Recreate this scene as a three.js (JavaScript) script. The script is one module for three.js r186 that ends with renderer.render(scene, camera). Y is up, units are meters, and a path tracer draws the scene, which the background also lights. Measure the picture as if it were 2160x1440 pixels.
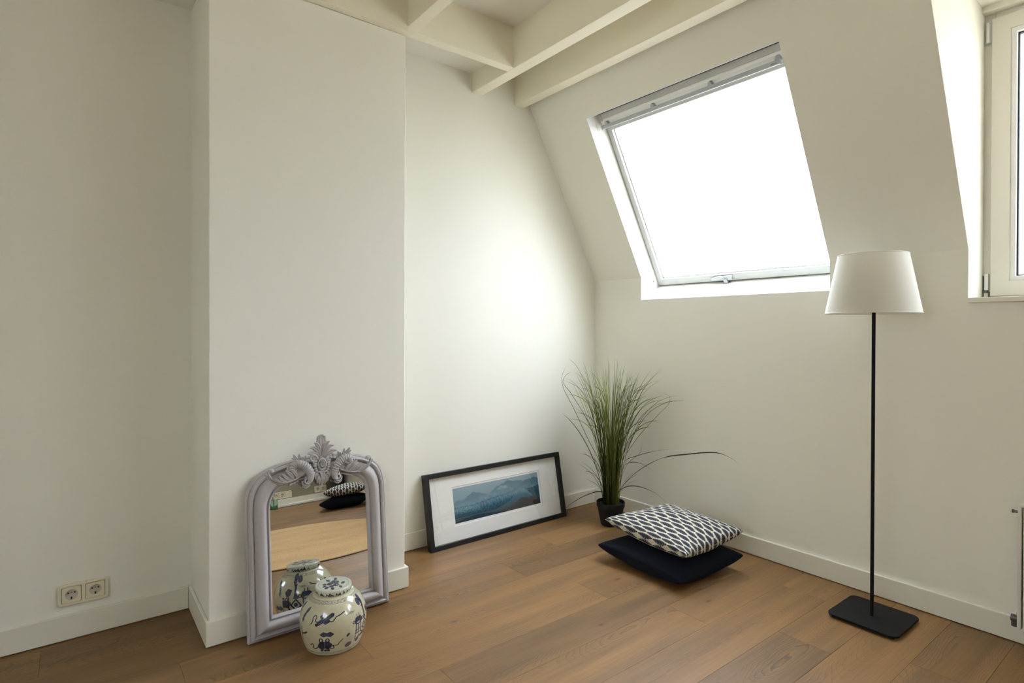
import * as THREE from 'three';
import { RoundedBoxGeometry } from 'three/addons/geometries/RoundedBoxGeometry.js';
import { mergeGeometries, mergeVertices, toCreasedNormals } from 'three/addons/utils/BufferGeometryUtils.js';

// ---------------------------------------------------------------- camera, sky, exposure
const scene = new THREE.Scene();
const camera = new THREE.PerspectiveCamera(61.745, 2160 / 1440, 0.05, 400);
camera.position.set(-2.7737, 1.15, 2.6694);
camera.rotation.set(-0.0057126, -0.6603682, 0.0029851, 'YXZ');
camera.setViewOffset(2160, 1440, 0, 18.43, 2160, 1440);   // a slightly shifted lens: the verticals stay upright
const renderer = new THREE.WebGLRenderer({ antialias: true });
renderer.toneMapping = THREE.LinearToneMapping;
renderer.toneMappingExposure = 1.0;
renderer.shadowMap.enabled = true;
{ // bright overcast: three times brighter overhead than at the horizon, even all round
  const h = 128, w = 16, d = new Float32Array(w * h * 4);
  for (let y = 0; y < h; y++) { const e = Math.sin(((y + 0.5) / h - 0.5) * Math.PI), L = e > 0 ? (1 + 2 * e) / 3 : 0.3; for (let x = 0; x < w; x++) d.set([0.87 * L, 0.965 * L, 1.12 * L, 1], (y * w + x) * 4); }
  const t = new THREE.DataTexture(d, w, h, THREE.RGBAFormat, THREE.FloatType); t.magFilter = t.minFilter = THREE.LinearFilter; t.mapping = THREE.EquirectangularReflectionMapping; t.needsUpdate = true; scene.background = t;
}
scene.backgroundIntensity = 21;

// ---------------------------------------------------------------- helpers
let seed = 7;
function rnd() { seed = (seed + 0x6d2b79f5) | 0; let t = Math.imul(seed ^ (seed >>> 15), 1 | seed); t = (t + Math.imul(t ^ (t >>> 7), 61 | t)) ^ t; return ((t ^ (t >>> 14)) >>> 0) / 4294967296; }
const rr = (a, b) => a + (b - a) * rnd();
const V3 = (x, y, z) => new THREE.Vector3(x, y, z);
const clamp = (x, a, b) => Math.min(b, Math.max(a, x));
const smooth = (a, b, x) => { const t = clamp((x - a) / (b - a), 0, 1); return t * t * (3 - 2 * t); };
const mix = (a, b, t) => a + (b - a) * t;
const used = {};
function numbered(n) { used[n] = (used[n] ?? -1) + 1; return used[n] ? `${n}_${String(used[n]).padStart(3, '0')}` : n; }
function shade(o) { o.traverse((c) => { if (c.isMesh) { c.castShadow = true; c.receiveShadow = true; } }); return o; }
function part(name, geo, mat, parent, label) {
  const m = new THREE.Mesh(geo, mat); m.name = name; m.castShadow = m.receiveShadow = true;
  if (parent) parent.add(m);
  if (label) m.userData.label = label;
  return m;
}
function struct(name, geo, mat) { const m = part(name, geo, mat, scene); m.userData.kind = 'structure'; return m; }
function structGroup(name) { const g = new THREE.Group(); g.name = name; g.userData.kind = 'structure'; scene.add(g); return g; }
function thing(name, label, category, pos = [0, 0, 0], group) {
  const g = new THREE.Group(); g.name = numbered(name); g.position.set(...pos); g.userData = { label, category };
  if (group) g.userData.group = group;
  scene.add(g); return g;
}
function copyOf(src, name, label, pos, group) {
  const c = src.clone(); c.name = numbered(name); c.userData = { label, category: src.userData.category };
  if (group) c.userData.group = group;
  c.position.set(...pos); scene.add(c); return c;
}
function box(x0, x1, y0, y1, z0, z1) {
  const g = new THREE.BoxGeometry(Math.abs(x1 - x0), Math.abs(y1 - y0), Math.abs(z1 - z0));
  g.translate((x0 + x1) / 2, (y0 + y1) / 2, (z0 + z1) / 2); return uvBox(g);
}
function rbox(x0, x1, y0, y1, z0, z1, r = 0.002, seg = 2) {
  const g = new RoundedBoxGeometry(Math.abs(x1 - x0), Math.abs(y1 - y0), Math.abs(z1 - z0), seg, r);
  g.translate((x0 + x1) / 2, (y0 + y1) / 2, (z0 + z1) / 2); return uvBox(g);
}
function uvBox(g) {   // uv in metres by the axis each face looks along
  const p = g.attributes.position, n = g.attributes.normal, uv = new Float32Array(p.count * 2);
  for (let i = 0; i < p.count; i++) {
    const ax = Math.abs(n.getX(i)), ay = Math.abs(n.getY(i)), az = Math.abs(n.getZ(i));
    const [u, v] = ax >= ay && ax >= az ? [p.getZ(i), p.getY(i)] : ay >= az ? [p.getX(i), p.getZ(i)] : [p.getX(i), p.getY(i)];
    uv[i * 2] = u; uv[i * 2 + 1] = v;
  }
  g.setAttribute('uv', new THREE.BufferAttribute(uv, 2)); return g;
}
function bare(g) { let k = g.index ? g.toNonIndexed() : g; for (const a of Object.keys(k.attributes)) if (!['position', 'normal', 'uv'].includes(a)) k.deleteAttribute(a); return k; }
const merge = (list) => mergeGeometries(list.map(bare));
function extrudeShape(points, depth, holes = []) {
  const s = new THREE.Shape(points.map(([a, b]) => new THREE.Vector2(a, b)));
  for (const h of holes) s.holes.push(new THREE.Path(h.map(([a, b]) => new THREE.Vector2(a, b))));
  return new THREE.ExtrudeGeometry(s, { depth, bevelEnabled: false });
}
// a lathe whose v runs with the length of the profile
function lathe(profile, seg = 64) {
  const g = new THREE.LatheGeometry(profile.map(([r, y]) => new THREE.Vector2(Math.max(r, 0.00001), y)), seg);
  const L = [0]; for (let i = 1; i < profile.length; i++) L.push(L[i - 1] + Math.hypot(profile[i][0] - profile[i - 1][0], profile[i][1] - profile[i - 1][1]));
  const uv = g.attributes.uv, n = profile.length;
  for (let i = 0; i <= seg; i++) for (let j = 0; j < n; j++) uv.setY(i * n + j, L[j] / L[n - 1]);
  return g;
}
function spline(pts, n) { return new THREE.CatmullRomCurve3(pts.map((p) => V3(p[0], p[1], p[2] ?? 0)), false, 'centripetal').getPoints(n); }

// value noise
const PERM = new Uint8Array(512); { const p = [...Array(256).keys()]; for (let i = 255; i > 0; i--) { const j = Math.floor(rnd() * (i + 1)); [p[i], p[j]] = [p[j], p[i]]; } for (let i = 0; i < 512; i++) PERM[i] = p[i & 255]; }
function noise(x, y) {
  const xi = Math.floor(x), yi = Math.floor(y); let u = x - xi, v = y - yi; u = u * u * (3 - 2 * u); v = v * v * (3 - 2 * v);
  const a = PERM[PERM[xi & 255] + (yi & 255)], b = PERM[PERM[(xi + 1) & 255] + (yi & 255)], c = PERM[PERM[xi & 255] + ((yi + 1) & 255)], d = PERM[PERM[(xi + 1) & 255] + ((yi + 1) & 255)];
  return ((a + (b - a) * u) * (1 - v) + (c + (d - c) * u) * v) / 127.5 - 1;
}
const fbm = (x, y, o = 4) => { let s = 0, a = 0.5; for (let i = 0; i < o; i++) { s += a * noise(x, y); x = x * 2.03 + 17.1; y = y * 2.03 + 9.7; a *= 0.5; } return s; };
function dataTexture(w, h, f, { srgb = true, repeat = true } = {}) {
  const d = new Uint8Array(w * h * 4);
  for (let y = 0, i = 0; y < h; y++) for (let x = 0; x < w; x++, i += 4) { const c = f(x, y); d[i] = c[0]; d[i + 1] = c[1]; d[i + 2] = c[2]; d[i + 3] = 255; }
  const t = new THREE.DataTexture(d, w, h); t.magFilter = THREE.LinearFilter; t.minFilter = THREE.LinearMipmapLinearFilter; t.generateMipmaps = true;
  if (repeat) t.wrapS = t.wrapT = THREE.RepeatWrapping;
  if (srgb) t.colorSpace = THREE.SRGBColorSpace;
  t.needsUpdate = true; return t;
}
function canvasTexture(w, h, draw, { srgb = true } = {}) {
  const c = document.createElement('canvas'); c.width = w; c.height = h; draw(c.getContext('2d'), w, h);
  const t = new THREE.CanvasTexture(c); if (srgb) t.colorSpace = THREE.SRGBColorSpace; t.wrapS = t.wrapT = THREE.RepeatWrapping; t.anisotropy = 8; return t;
}

// ---------------------------------------------------------------- materials
const std = (o) => new THREE.MeshStandardMaterial(o);
const phys = (o) => new THREE.MeshPhysicalMaterial(o);
const lin = (r, g, b) => new THREE.Color().setRGB(r, g, b);
// roller-painted plaster: a fine orange peel in relief only
const peel = dataTexture(512, 512, (x, y) => { const v = 128 + 70 * fbm(x / 5.12, y / 5.12, 2) + 45 * fbm(x / 25, y / 25 + 40, 2); return [v, v, v]; }, { srgb: false });
peel.repeat.set(1 / 0.35, 1 / 0.35);
const M = {
  wall: std({ color: lin(0.90, 0.877, 0.765), roughness: 0.82, bumpMap: peel, bumpScale: 0.00022 }),
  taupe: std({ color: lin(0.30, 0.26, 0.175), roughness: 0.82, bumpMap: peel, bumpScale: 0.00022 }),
  ceiling: std({ color: lin(0.89, 0.86, 0.77), roughness: 0.85 }),
  beam: std({ color: lin(0.90, 0.845, 0.67), roughness: 0.55 }),
  trim: std({ color: lin(0.84, 0.81, 0.68), roughness: 0.42 }),
  lining: std({ color: lin(0.86, 0.86, 0.84), roughness: 0.5 }),
  sash: std({ color: lin(0.55, 0.56, 0.52), roughness: 0.4 }),
  flap: std({ color: lin(0.90, 0.88, 0.80), roughness: 0.4 }),
  pvc: std({ color: lin(0.74, 0.70, 0.60), roughness: 0.42 }),
  pvcPale: std({ color: lin(0.80, 0.79, 0.75), roughness: 0.4 }),
  rubber: std({ color: lin(0.02, 0.02, 0.024), roughness: 0.7 }),
  greyMetal: std({ color: lin(0.42, 0.43, 0.43), roughness: 0.42, metalness: 0.6 }),
  catchGrey: std({ color: lin(0.44, 0.46, 0.46), roughness: 0.4, metalness: 0.2 }),
  greyCover: std({ color: lin(0.52, 0.52, 0.49), roughness: 0.5 }),
  darkMetal: std({ color: lin(0.12, 0.12, 0.115), roughness: 0.4, metalness: 0.7 }),
  aluminium: std({ color: lin(0.44, 0.455, 0.46), roughness: 0.5, metalness: 0.35 }),
  glass: phys({ color: lin(1, 1, 1), roughness: 0.0, transmission: 1, thickness: 0, ior: 1.5 }),
  black: phys({ color: lin(0.010, 0.010, 0.010), roughness: 0.55, specularIntensity: 0.6 }),
  blackPowder: phys({ color: lin(0.009, 0.009, 0.0085), roughness: 0.75, specularIntensity: 0.4 }),
  socket: std({ color: lin(0.82, 0.76, 0.55), roughness: 0.35 }),
  socketDark: std({ color: lin(0.02, 0.018, 0.014), roughness: 0.6 }),
  radiator: std({ color: lin(0.74, 0.72, 0.64), roughness: 0.4 }),
  concrete: std({ color: lin(0.46, 0.42, 0.35), roughness: 0.95 }),
};

// oak laminate: sixteen boards, each drawn in its own strip of two sheets (colour + brushed relief)
const BOARD_L = 1.385, BOARD_W = 0.192;
function oakSheet(which) {
  const W = 2048, H = 2048, rows = 8, rh = H / rows, col = new Uint8Array(W * H * 4), hgt = new Uint8Array(W * H * 4);
  for (let r = 0; r < rows; r++) {
    const id = which * rows + r, y0 = rr(-0.02, 0.21), xc = rr(-0.2, 1.5), slope = rr(0.05, 0.32) * (rnd() < 0.5 ? -1 : 1), flat = rr(0.02, 0.05), spacing = rr(0.0036, 0.0066), tone = rr(-1, 1), warm = rr(-1, 1), ringy = rr(0.45, 1);
    const knots = []; const nk = Math.floor(rr(0, 2.6)); for (let k = 0; k < nk; k++) knots.push([rr(0.08, 1.3), rr(0.03, 0.165), rr(0.006, 0.016)]);
    const ox = id * 13.7, oy = id * 7.3;
    for (let j = 0; j < rh; j++) {
      const y = (j + 0.5) / rh * BOARD_W;
      for (let i = 0; i < W; i++) {
        const x = (i + 0.5) / W * BOARD_L;
        let D = slope * (x - xc) * 0.5 + 0.045 * noise(x * 2.1 + ox, oy) + 0.012 * noise(x * 6 + ox, oy + y * 9);
        let yy = y - y0 + 0.022 * noise(x * 3.1 + ox, y * 5 + oy) + 0.006 * noise(x * 11 + ox, y * 20 + oy);
        let kn = 0, rad = Math.sqrt(yy * yy + D * D + flat * flat);
        for (const [kx, ky, ks] of knots) { const dx = (x - kx) * 0.42, dy = y - ky, d2 = dx * dx + dy * dy; const e = Math.exp(-d2 / (ks * ks * 5)); rad += e * ks * 1.6; kn = Math.max(kn, Math.exp(-d2 / (ks * ks * 0.22))); }
        const ring = rad / spacing + 0.22 * noise(x * 30 + ox, y * 110 + oy);
        const f = ring - Math.floor(ring);
        const mask = clamp(0.5 + 0.9 * noise(x * 2.4 + ox + 50, y * 16 + oy), 0, 1) * ringy;
        const late = smooth(0.62, 0.9, f) * (1 - smooth(0.93, 1, f));           // dark late wood
        const pore = 1 - smooth(0.0, 0.16, f);                                   // limed open pores after it
        const fibre = noise(x * 16 + ox, y * 520 + oy * 3), fibre2 = noise(x * 5 + ox, y * 190 + oy), streak = noise(x * 1.6 + ox, y * 30 + oy), blot = fbm(x * 3 + ox, y * 11 + oy, 3);
        const tick = smooth(0.62, 0.9, noise(x * 55 + ox, y * 640 + oy));
        let L = 1 + 0.05 * tone + 0.085 * streak + 0.06 * blot + 0.035 * fibre + 0.04 * fibre2 - 0.24 * late * mask + 0.13 * pore * mask + 0.05 * tick * (0.3 + mask) - 0.30 * kn;
        const w = 0.03 * warm + 0.05 * blot - 0.03 * mask;
        const o = ((r * rh + j) * W + i) * 4;
        col[o] = clamp(173 * L * (1 + w * 0.35), 0, 255); col[o + 1] = clamp(130 * L, 0, 255); col[o + 2] = clamp(84 * L * (1 - w * 0.9), 0, 255); col[o + 3] = 255;
        const h = clamp(150 + 30 * fibre - 85 * pore * mask - 40 * tick - 60 * kn + 16 * fibre2, 0, 255);
        hgt[o] = hgt[o + 1] = hgt[o + 2] = h; hgt[o + 3] = 255;
      }
    }
  }
  const mk = (d, srgb) => { const t = new THREE.DataTexture(d, W, H); t.magFilter = THREE.LinearFilter; t.minFilter = THREE.LinearMipmapLinearFilter; t.generateMipmaps = true; t.wrapS = t.wrapT = THREE.ClampToEdgeWrapping; if (srgb) t.colorSpace = THREE.SRGBColorSpace; t.needsUpdate = true; return t; };
  return [mk(col, true), mk(hgt, false)];
}
const oak = [];
for (let s = 0; s < 2; s++) { const [c, h] = oakSheet(s); for (const t of [0.505, 0.55, 0.595]) oak.push(std({ color: lin(t, t * 1.0, t * 0.88), map: c, bumpMap: h, bumpScale: 0.0005, roughness: 0.46 })); }

// ---------------------------------------------------------------- the room shell
const RX = -4.1, RZ = 5.44, CEIL = 2.68, KNEE = 1.47, SL = [-0.4848, 0.8746], SN = [0.8746, 0.4848];   // slope: up-direction and outward normal in (x, y)
const onSlope = (z, v, w = 0) => V3(v * SL[0] + w * SN[0], KNEE + v * SL[1] + w * SN[1], z);
const slopeMatrix = new THREE.Matrix4().makeBasis(V3(0, 0, 1), V3(SL[0], SL[1], 0), V3(-SN[0], -SN[1], 0)).setPosition(0, KNEE, 0);   // local x = z, y = up the slope, z = into the room
const SKY1 = { z0: 0.388, z1: 1.487, bottom: 1.3345, vTop: 0.993 }, UNSEEN_SKY2 = { z0: 3.92, z1: 5.02, bottom: 1.3345, vTop: 0.993 };
const DORM = { z0: 2.0, z1: 3.45, sill: 1.279, top: 2.465 };
const dormV = (DORM.top - KNEE) / SL[1];

// right knee wall, cut for the skylights and the dormer
{
  const pts = [[0, -0.1], [RZ + 0.2, -0.1], [RZ + 0.2, KNEE], [UNSEEN_SKY2.z1, KNEE], [UNSEEN_SKY2.z1, UNSEEN_SKY2.bottom], [UNSEEN_SKY2.z0, UNSEEN_SKY2.bottom], [UNSEEN_SKY2.z0, KNEE], [DORM.z1, KNEE], [DORM.z1, DORM.sill - 0.02], [DORM.z0, DORM.sill - 0.02], [DORM.z0, KNEE], [SKY1.z1, KNEE], [SKY1.z1, SKY1.bottom], [SKY1.z0, SKY1.bottom], [SKY1.z0, KNEE], [-0.2, KNEE], [-0.2, -0.1]];
  const g = extrudeShape(pts.slice(1), 0.24);
  g.applyMatrix4(new THREE.Matrix4().makeBasis(V3(0, 0, 1), V3(0, 1, 0), V3(-1, 0, 0)).setPosition(0.24, 0, 0));
  struct('wall_right', uvBox(g), M.wall);
}
// the sloping wall above it
{
  const lo = -0.12, hi = 1.62, d = 0.2;
  const pts = [[-0.2, lo], [SKY1.z0, lo], [SKY1.z0, SKY1.vTop], [SKY1.z1, SKY1.vTop], [SKY1.z1, lo], [DORM.z0, lo], [DORM.z0, dormV], [DORM.z1, dormV], [DORM.z1, lo], [UNSEEN_SKY2.z0, lo], [UNSEEN_SKY2.z0, UNSEEN_SKY2.vTop], [UNSEEN_SKY2.z1, UNSEEN_SKY2.vTop], [UNSEEN_SKY2.z1, lo], [RZ + 0.2, lo], [RZ + 0.2, hi], [-0.2, hi]];
  const g = extrudeShape(pts, d); g.translate(0, 0, -d); g.applyMatrix4(slopeMatrix);
  struct('wall_right_slope', uvBox(g), M.wall);
}
struct('wall_back', box(RX - 0.2, 0.24, -0.1, 2.95, -0.2, 0), M.wall);
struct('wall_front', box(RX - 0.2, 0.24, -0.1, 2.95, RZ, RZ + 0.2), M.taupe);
// added fill window in the unseen wall left of the camera
const FILL_WIN = { z0: 1.8, z1: 2.8, y0: 1.1, y1: 1.9 };
{ const g = extrudeShape([[-0.2, -0.1], [RZ + 0.2, -0.1], [RZ + 0.2, 2.95], [-0.2, 2.95]], 0.2, [[[FILL_WIN.z0, FILL_WIN.y0], [FILL_WIN.z0, FILL_WIN.y1], [FILL_WIN.z1, FILL_WIN.y1], [FILL_WIN.z1, FILL_WIN.y0]]]); g.applyMatrix4(new THREE.Matrix4().makeBasis(V3(0, 0, 1), V3(0, 1, 0), V3(-1, 0, 0)).setPosition(RX, 0, 0)); struct('unseen_wall_left', uvBox(g), M.wall); }  // unseen wall, set close to bounce light back into the room
struct('wall_chimney', rbox(-2.374, -1.591, -0.05, 2.452, -0.05, 0.371, 0.004, 3), M.wall);
struct('ceiling', box(RX - 0.2, -0.3, CEIL, CEIL + 0.2, -0.2, RZ + 0.2), M.ceiling);
// dormer cheeks and its little flat ceiling
struct('wall_dormer_left', extrudeOnXY([[0.0008, 1.2], [0.40, 1.2], [0.40, 2.62], [-0.60, 2.62], [-0.5508, 2.465], [0.0008, KNEE + 0.0008]], DORM.z0 - 0.14, DORM.z0 + 0.0007), M.wall);
struct('wall_dormer_right', extrudeOnXY([[0.0008, 1.2], [0.40, 1.2], [0.40, 2.62], [-0.60, 2.62], [-0.5508, 2.465], [0.0008, KNEE + 0.0008]], DORM.z1 - 0.0007, DORM.z1 + 0.14), M.wall);
struct('ceiling_dormer', box(-0.556, 0.45, DORM.top, DORM.top + 0.16, DORM.z0 - 0.14, DORM.z1 + 0.14), M.wall);
function extrudeOnXY(pts, z0, z1) { const g = extrudeShape(pts, z1 - z0); g.translate(0, 0, z0); return uvBox(g); }
struct('ceiling_alcove', box(-1.60, -0.985, 2.582, CEIL + 0.01, -0.01, 0.33), M.ceiling);
struct('ceiling_recess', box(RX, -2.372, 2.455, CEIL + 0.01, -0.01, 0.375), M.ceiling);

// ceiling beams
struct('trim_1', rbox(-0.686, -0.618, 2.474, CEIL + 0.02, -0.01, RZ + 0.01, 0.003), M.beam);
struct('trim_2', rbox(-0.99, -0.92, 2.474, CEIL + 0.02, -0.01, RZ + 0.01, 0.003), M.beam);
struct('trim_3', rbox(-1.600, -1.545, 2.474, CEIL + 0.02, 0.326, RZ + 0.01, 0.003), M.beam);
struct('trim_4', rbox(-1.548, -0.988, 2.476, CEIL + 0.02, 0.326, 0.379, 0.002), M.beam);
struct('trim_5', rbox(RX, -1.598, 2.452, CEIL + 0.02, 0.369, 0.408, 0.002), M.beam);
for (let i = 0; i < 3; i++) struct(`trim_${6 + i}`, rbox(-2.262 - i * 0.66, -2.207 - i * 0.66, 2.474, CEIL + 0.02, 0.405, RZ + 0.01, 0.003), M.beam);
struct('trim_9', merge([rbox(-1.618, -1.598, 2.60, CEIL + 0.01, 0.405, RZ, 0.002), rbox(-1.632, -1.616, 2.63, CEIL + 0.01, 0.405, RZ, 0.002)]), M.beam);

// baseboards
const BH = 0.0935;
function board(name, x0, x1, z0, z1) { struct(name, rbox(x0, x1, 0.003, BH, z0, z1, 0.003, 2), M.trim); }
board('baseboard_back', RX + 0.002, -2.386, 0.0005, 0.0145);
board('baseboard_alcove', -1.578, -0.0005, 0.0005, 0.0145);
board('baseboard_right', -0.0145, -0.0005, 0.0145, RZ - 0.015);
board('baseboard_chimney', -2.386, -1.578, 0.3715, 0.3855);
board('baseboard_chimney_left', -2.386, -2.3745, 0.0145, 0.3715);
board('baseboard_chimney_right', -1.5905, -1.578, 0.0145, 0.3715);
struct('baseboard_front', merge([rbox(RX + 0.002, -0.0005, 0.003, BH, RZ - 0.0145, RZ - 0.0005, 0.003), rbox(RX + 0.002, -0.0005, 0.003, 0.03, RZ - 0.028, RZ - 0.012, 0.004)]), M.trim);
board('baseboard_left', RX + 0.0005, RX + 0.0145, 0.0145, RZ - 0.015);

// ---------------------------------------------------------------- floor: oak boards one by one
{
  const fl = structGroup('floor');
  part('subfloor', box(RX - 0.2, 0.24, -0.2, -0.0075, -0.2, RZ + 0.2), std({ color: lin(0.05, 0.035, 0.02), roughness: 0.9 }), fl);
  const starts = { 0: -1.468, 1: -0.72, 2: -1.09, 3: -0.548, 4: -0.948, 5: -0.397, 6: -0.80, 7: -0.235, 8: -0.632, 9: -1.21, 10: -0.475 };   // one known end joint in each row
  const cache = new Map();
  const board1 = (len, wid, u0, u1, v0, v1) => {   // chamfered top edges, micro bevel of a laminate board
    const b = 0.0009, d = 0.0009, t = 0.007, P = [], U = [], I = [];
    const ring = (ins, y) => { for (const [sx, sz] of [[0, 0], [1, 0], [1, 1], [0, 1]]) { const x = sx ? len - ins : ins, z = sz ? wid - ins : ins; P.push(x, y, z); U.push(mix(u0, u1, x / len), mix(v0, v1, z / wid)); } };
    const quad = (a, b2, c, e) => I.push(a, c, b2, a, e, c);
    ring(b, 0); quad(0, 1, 2, 3);
    ring(b, 0); ring(0.0002, -d); for (let k = 0; k < 4; k++) { const n = (k + 1) % 4; quad(8 + k, 8 + n, 4 + n, 4 + k); }
    ring(0.0002, -d); ring(0.0002, -t); for (let k = 0; k < 4; k++) { const n = (k + 1) % 4; quad(16 + k, 16 + n, 12 + n, 12 + k); }
    const g = new THREE.BufferGeometry(); g.setAttribute('position', new THREE.Float32BufferAttribute(P, 3)); g.setAttribute('uv', new THREE.Float32BufferAttribute(U, 2)); g.setIndex(I);
    const q = g.toNonIndexed(); q.computeVertexNormals(); return q;
  };
  let n = 0;
  for (let row = -1; row < 28; row++) {
    const k = row + 1; let z0 = 0.041 + row * BOARD_W, z1 = z0 + BOARD_W; const zs = z0; z0 = Math.max(z0, 0.004); z1 = Math.min(z1, RZ - 0.004); if (z1 - z0 < 0.01) continue;
    let s = starts[row] ?? -((row * 0.47) % 1.385); while (s < 0) s += BOARD_L;
    for (let x1 = s; x1 > RX; x1 -= BOARD_L) {
      const x0 = x1 - BOARD_L, a = Math.max(x0, RX + 0.004), b = Math.min(x1, -0.004); if (b - a < 0.01) continue;
      const id = Math.floor(rr(0, 16)), strip = id % 8, flip = rnd() < 0.5, flipV = rnd() < 0.5, e = 0.006;
      let u0 = (a - x0) / BOARD_L, u1 = (b - x0) / BOARD_L; if (flip) { u0 = 1 - u0; u1 = 1 - u1; } u0 = clamp(u0, 0.002, 0.998); u1 = clamp(u1, 0.002, 0.998);
      let va = (z0 - zs) / BOARD_W, vb = (z1 - zs) / BOARD_W; if (flipV) { va = 1 - va; vb = 1 - vb; } va = clamp(va, e, 1 - e); vb = clamp(vb, e, 1 - e);
      const key = [(b - a).toFixed(4), (z1 - z0).toFixed(4), u0.toFixed(3), u1.toFixed(3), va.toFixed(3), vb.toFixed(3), strip].join();
      if (!cache.has(key)) cache.set(key, board1(b - a, z1 - z0, u0, u1, (strip + va) / 8, (strip + vb) / 8));
      const m = part(n ? `plank_${String(n).padStart(3, '0')}` : 'plank', cache.get(key), oak[(id >> 3) * 3 + Math.floor(rr(0, 3))], fl); n++;
      m.position.set(a, 0, z0);
    }
  }
}

// ---------------------------------------------------------------- skylight: window_1 (and its sister window_3 out of view along the slope, placed to light the left wall)
function buildSkylight(name, S) {
  const g = structGroup(name); g.matrixAutoUpdate = true;
  new THREE.Matrix4().copy(slopeMatrix).decompose(g.position, g.quaternion, g.scale);
  g.position.z = S.z0 - SKY1.z0;                                  // local x is measured from the back wall as for window_1
  const z0 = SKY1.z0, z1 = SKY1.z1, B = (v0, v1, x0, x1, w0, w1, r = 0.0015) => rbox(x0, x1, v0, v1, -w1, -w0, r);
  // painted reveal boards: they run from the room face to the window frame
  const side = (x0, x1) => { const q = extrudeShape([[-0.125, -0.0660], [0.0006, 0.0006], [0.9925, 0.0006], [0.9925, 0.053], [-0.125, 0.053]].map(([v, w]) => [v, -w]), x1 - x0); const k = q; k.applyMatrix4(new THREE.Matrix4().makeBasis(V3(0, 1, 0), V3(0, 0, 1), V3(1, 0, 0)).setPosition(x0, 0, 0)); return uvBox(k); };
  part('reveal_board', side(z0 - 0.012, z0 + 0.0008), M.lining, g);
  part('reveal_board', side(z1 - 0.0008, z1 + 0.012), M.lining, g);
  part('reveal_board', B(-0.134, -0.1215, z0, z1, -0.0655, 0.053), M.lining, g);
  part('reveal_board', B(0.985, 0.998, z0, z1, 0.0006, 0.053), M.lining, g);
  // fixed frame behind a shadow groove
  part('frame_rail', B(-0.16, 1.02, z0 - 0.04, z0 + 0.0015, 0.060, 0.2), M.flap, g);
  part('frame_rail', B(-0.16, 1.02, z1 - 0.0015, z1 + 0.04, 0.060, 0.2), M.flap, g);
  part('frame_rail', B(-0.17, -0.1235, z0, z1, 0.060, 0.2), M.flap, g);
  part('frame_rail', B(0.982, 1.03, z0, z1, 0.060, 0.2), M.flap, g);
  part('groove', merge([B(-0.16, 1.02, z0 - 0.04, z0 - 0.014, 0.05, 0.064), B(-0.16, 1.02, z1 + 0.014, z1 + 0.04, 0.05, 0.064), B(-0.17, -0.136, z0 - 0.03, z1 + 0.03, 0.05, 0.064), B(0.99, 1.03, z0 - 0.03, z1 + 0.03, 0.05, 0.064)]), M.sash, g);
  // sash with a stepped inner edge
  const sashRail = (v0, v1, x0, x1) => B(v0, v1, x0, x1, 0.128, 0.178, 0.003);
  part('sash_rail', sashRail(-0.1175, 0.95, z0 + 0.0045, z0 + 0.038), M.sash, g);
  part('sash_rail', sashRail(-0.1175, 0.95, z1 - 0.038, z1 - 0.0045), M.sash, g);
  part('sash_rail', sashRail(-0.1171, -0.077, z0 + 0.0375, z1 - 0.0375), M.sash, g);
  part('sash_rail', sashRail(0.872, 0.949, z0 + 0.0375, z1 - 0.0375), M.sash, g);
  part('gasket', merge([B(-0.128, 0.98, z0 + 0.001, z0 + 0.006, 0.15, 0.158, 0.0005), B(-0.128, 0.98, z1 - 0.006, z1 - 0.001, 0.15, 0.158, 0.0005), B(-0.1245, -0.117, z0, z1, 0.15, 0.158, 0.0005)]), M.rubber, g);
  part('glazing_bead', merge([B(-0.08, 0.875, z0 + 0.036, z0 + 0.044, 0.147, 0.158), B(-0.08, 0.875, z1 - 0.044, z1 - 0.036, 0.147, 0.158), B(-0.0795, -0.071, z0 + 0.038, z1 - 0.038, 0.147, 0.158)]), M.lining, g);
  part('glass', box(z0 + 0.03, z1 - 0.03, -0.085, 0.885, -0.164, -0.160), M.glass, g);
  for (const x of [z0 + 0.0395, z0 + 0.0495]) part('guide_wire', box(x, x + 0.0034, -0.067, 0.9, -0.192, -0.190), M.rubber, g);
  // ventilation flap, bar and brackets along the head
  part('head_cover', B(0.949, 0.978, z0 + 0.03, z1 - 0.003, 0.088, 0.13), M.greyCover, g);
  part('head_stop', B(0.9395, 0.978, z0 + 0.006, z0 + 0.0295, 0.086, 0.13), M.sash, g);
  part('head_gap_shade', B(0.976, 0.9835, z0 + 0.003, z1 - 0.003, 0.1, 0.14, 0.0005), M.rubber, g);  // solid dark strip in place of the shade in the gap
  const flap = new THREE.CylinderGeometry(0.022, 0.022, z1 - z0 - 0.03, 20, 1, false, 0, Math.PI); flap.rotateZ(Math.PI / 2); flap.scale(1, 1, 0.55);
  flap.rotateX(Math.PI / 2 * 0); flap.translate((z0 + z1) / 2, 0.929, -0.1);
  part('ventilation_flap', merge([flap, B(0.906, 0.9475, z0 + 0.012, z1 - 0.012, 0.092, 0.13, 0.006)]), M.flap, g);
  const bar = rbox(z0 + 0.026, z1 - 0.036, 0.894, 0.916, -0.082, -0.064, 0.008, 4);
  part('handle_bar', bar, M.aluminium, g);
  const word = canvasTexture(256, 64, (c, w, h) => { c.fillStyle = 'rgb(160,163,165)'; c.fillRect(0, 0, w, h); c.fillStyle = 'rgb(52,55,58)'; c.font = 'bold 58px sans-serif'; c.textAlign = 'center'; c.textBaseline = 'middle'; c.fillText('VELUX', w / 2, h / 2 + 2); });
  const mark = new THREE.PlaneGeometry(0.032, 0.008); mark.translate(1.415, 0.905, -0.0636); part('maker_mark', mark, std({ map: word, roughness: 0.5, metalness: 0.2 }), g);
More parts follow.
